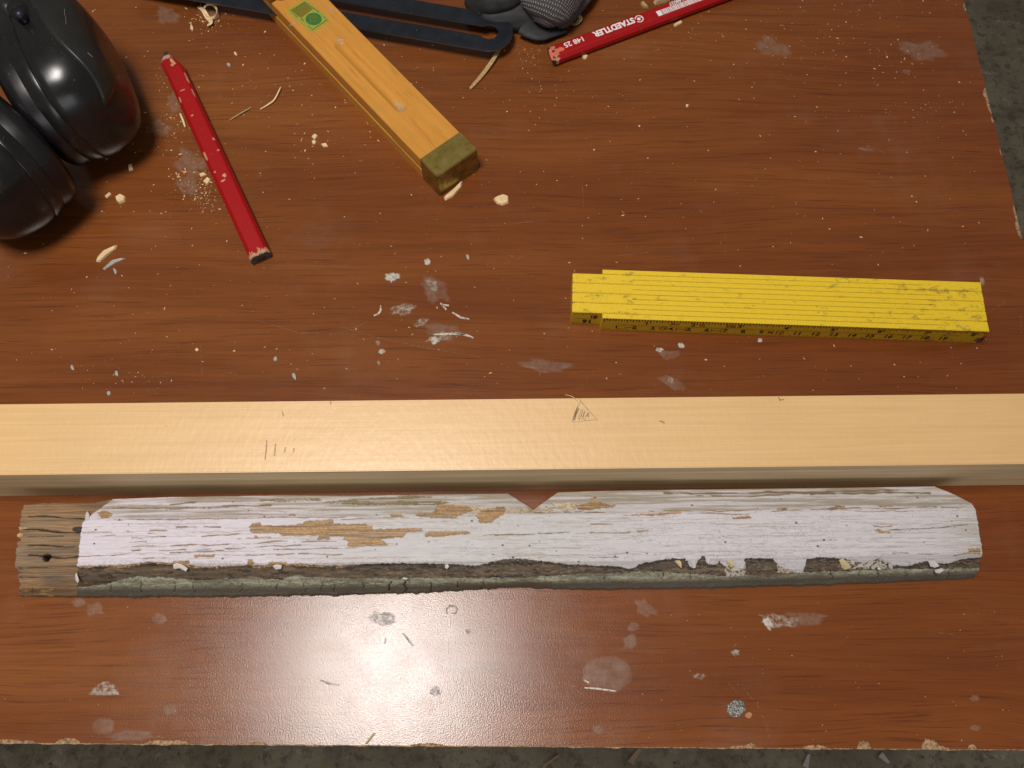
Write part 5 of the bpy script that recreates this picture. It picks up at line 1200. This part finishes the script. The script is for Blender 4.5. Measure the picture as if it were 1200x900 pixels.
M_FST = simple('dusty_wood_strip', (0.30, 0.20, 0.11), 0.8, var=0.3, scale=60)
floor_strip((739, 894), (750, 877), 0.009, M_FST, 'short wood strip on the floor below the front edge, nearest the middle')
floor_strip((637, 898), (655, 885), 0.004, M_FST, 'thin straw coloured strip on the floor left of the short wood strip')
floor_strip((944, 899), (948, 884), 0.008, M_PFLAKE, 'pale grey strip on the floor, right part of the front gap')
floor_strip((1032, 884), (1042, 894), 0.009, M_PFLAKE, 'slanting pale strip on the floor near the right corner')
# dust specks
def dust(name, n, sampler, m, smin, smax, seed, z=0.0, lbl=None):
    rg = random.Random(seed); V = []; Fc = []
    for _ in range(n):
        px, py = sampler(rg); p = at(px, py, z)
        if py > 872 or px > 1120+ (py/285)*70: continue
        if z == 0 and 462 < py < 700: continue
        s = smin*(smax/smin)**(rg.random()**2.2); a = rg.random()*math.pi; el = rg.uniform(1, 3.2)
        ux, uy = math.cos(a), math.sin(a); l = s*el**0.6; w = s/el**0.5; h = s*rg.uniform(0.25, 0.6)
        b = len(V)
        V += [(p.x+ux*l, p.y+uy*l, z), (p.x-uy*w, p.y+ux*w, z), (p.x-ux*l, p.y-uy*l, z), (p.x+uy*w, p.y-ux*w, z), (p.x+ux*l*.2, p.y, z+h)]
        Fc += [(b, b+1, b+4), (b+1, b+2, b+4), (b+2, b+3, b+4), (b+3, b, b+4)]
    o = link(name, mesh_from(V, Fc), m); return o
def s_top(rg):
    return rg.uniform(0, 1160), 460*rg.random()**1.35
def clus(L_):
    def f(rg):
        cx, cy, sx, sy = rg.choice(L_); return rg.gauss(cx, sx), rg.gauss(cy, sy)
    return f
o = dust('sawdust', 900, s_top, M_DUST, 0.00010, 0.00055, 1); tag(o, 'fine pale sawdust specks scattered over the bench', 'sawdust', kind='stuff')
cl_ = [(198, 130, 12, 20), (225, 195, 14, 16), (235, 225, 14, 12), (160, 165, 14, 10), (240, 20, 10, 8), (650, 90, 40, 16), (1040, 60, 40, 30), (930, 45, 40, 20), (270, 80, 50, 40), (820, 40, 40, 18), (1080, 130, 30, 8), (350, 120, 40, 40), (240, 240, 8, 10), (620, 62, 12, 10), (585, 50, 8, 6), (150, 440, 30, 15), (670, 120, 60, 20)]
o = dust('sawdust', 1100, clus(cl_), M_DUST, 0.00009, 0.00045, 2); tag(o, 'fine sawdust gathered in loose clusters around the pencils and angle gauge', 'sawdust', kind='stuff')
o = dust('sawdust', 260, lambda rg: (rg.uniform(0, 1200), rg.uniform(700, 868)), M_DUST, 0.00008, 0.0003, 3); tag(o, 'sparse dust specks on the front strip of the bench', 'sawdust', kind='stuff')
o = dust('sawdust', 420, clus([(225, 195, 16, 22), (205, 130, 14, 26), (232, 222, 16, 10), (1000, 60, 60, 30), (400, 110, 80, 50), (245, 22, 14, 8)]), M_SHAVE, 0.00015, 0.0008, 12); tag(o, 'coarser pale sawdust crumbs left of the worn red pencil and near the right edge', 'sawdust', kind='stuff')
o = dust('wood_crumbs', 190, s_top, M_SHAVE, 0.0002, 0.0008, 5); tag(o, 'scattered small wood crumbs on the back part of the bench', 'wood crumbs', kind='stuff')
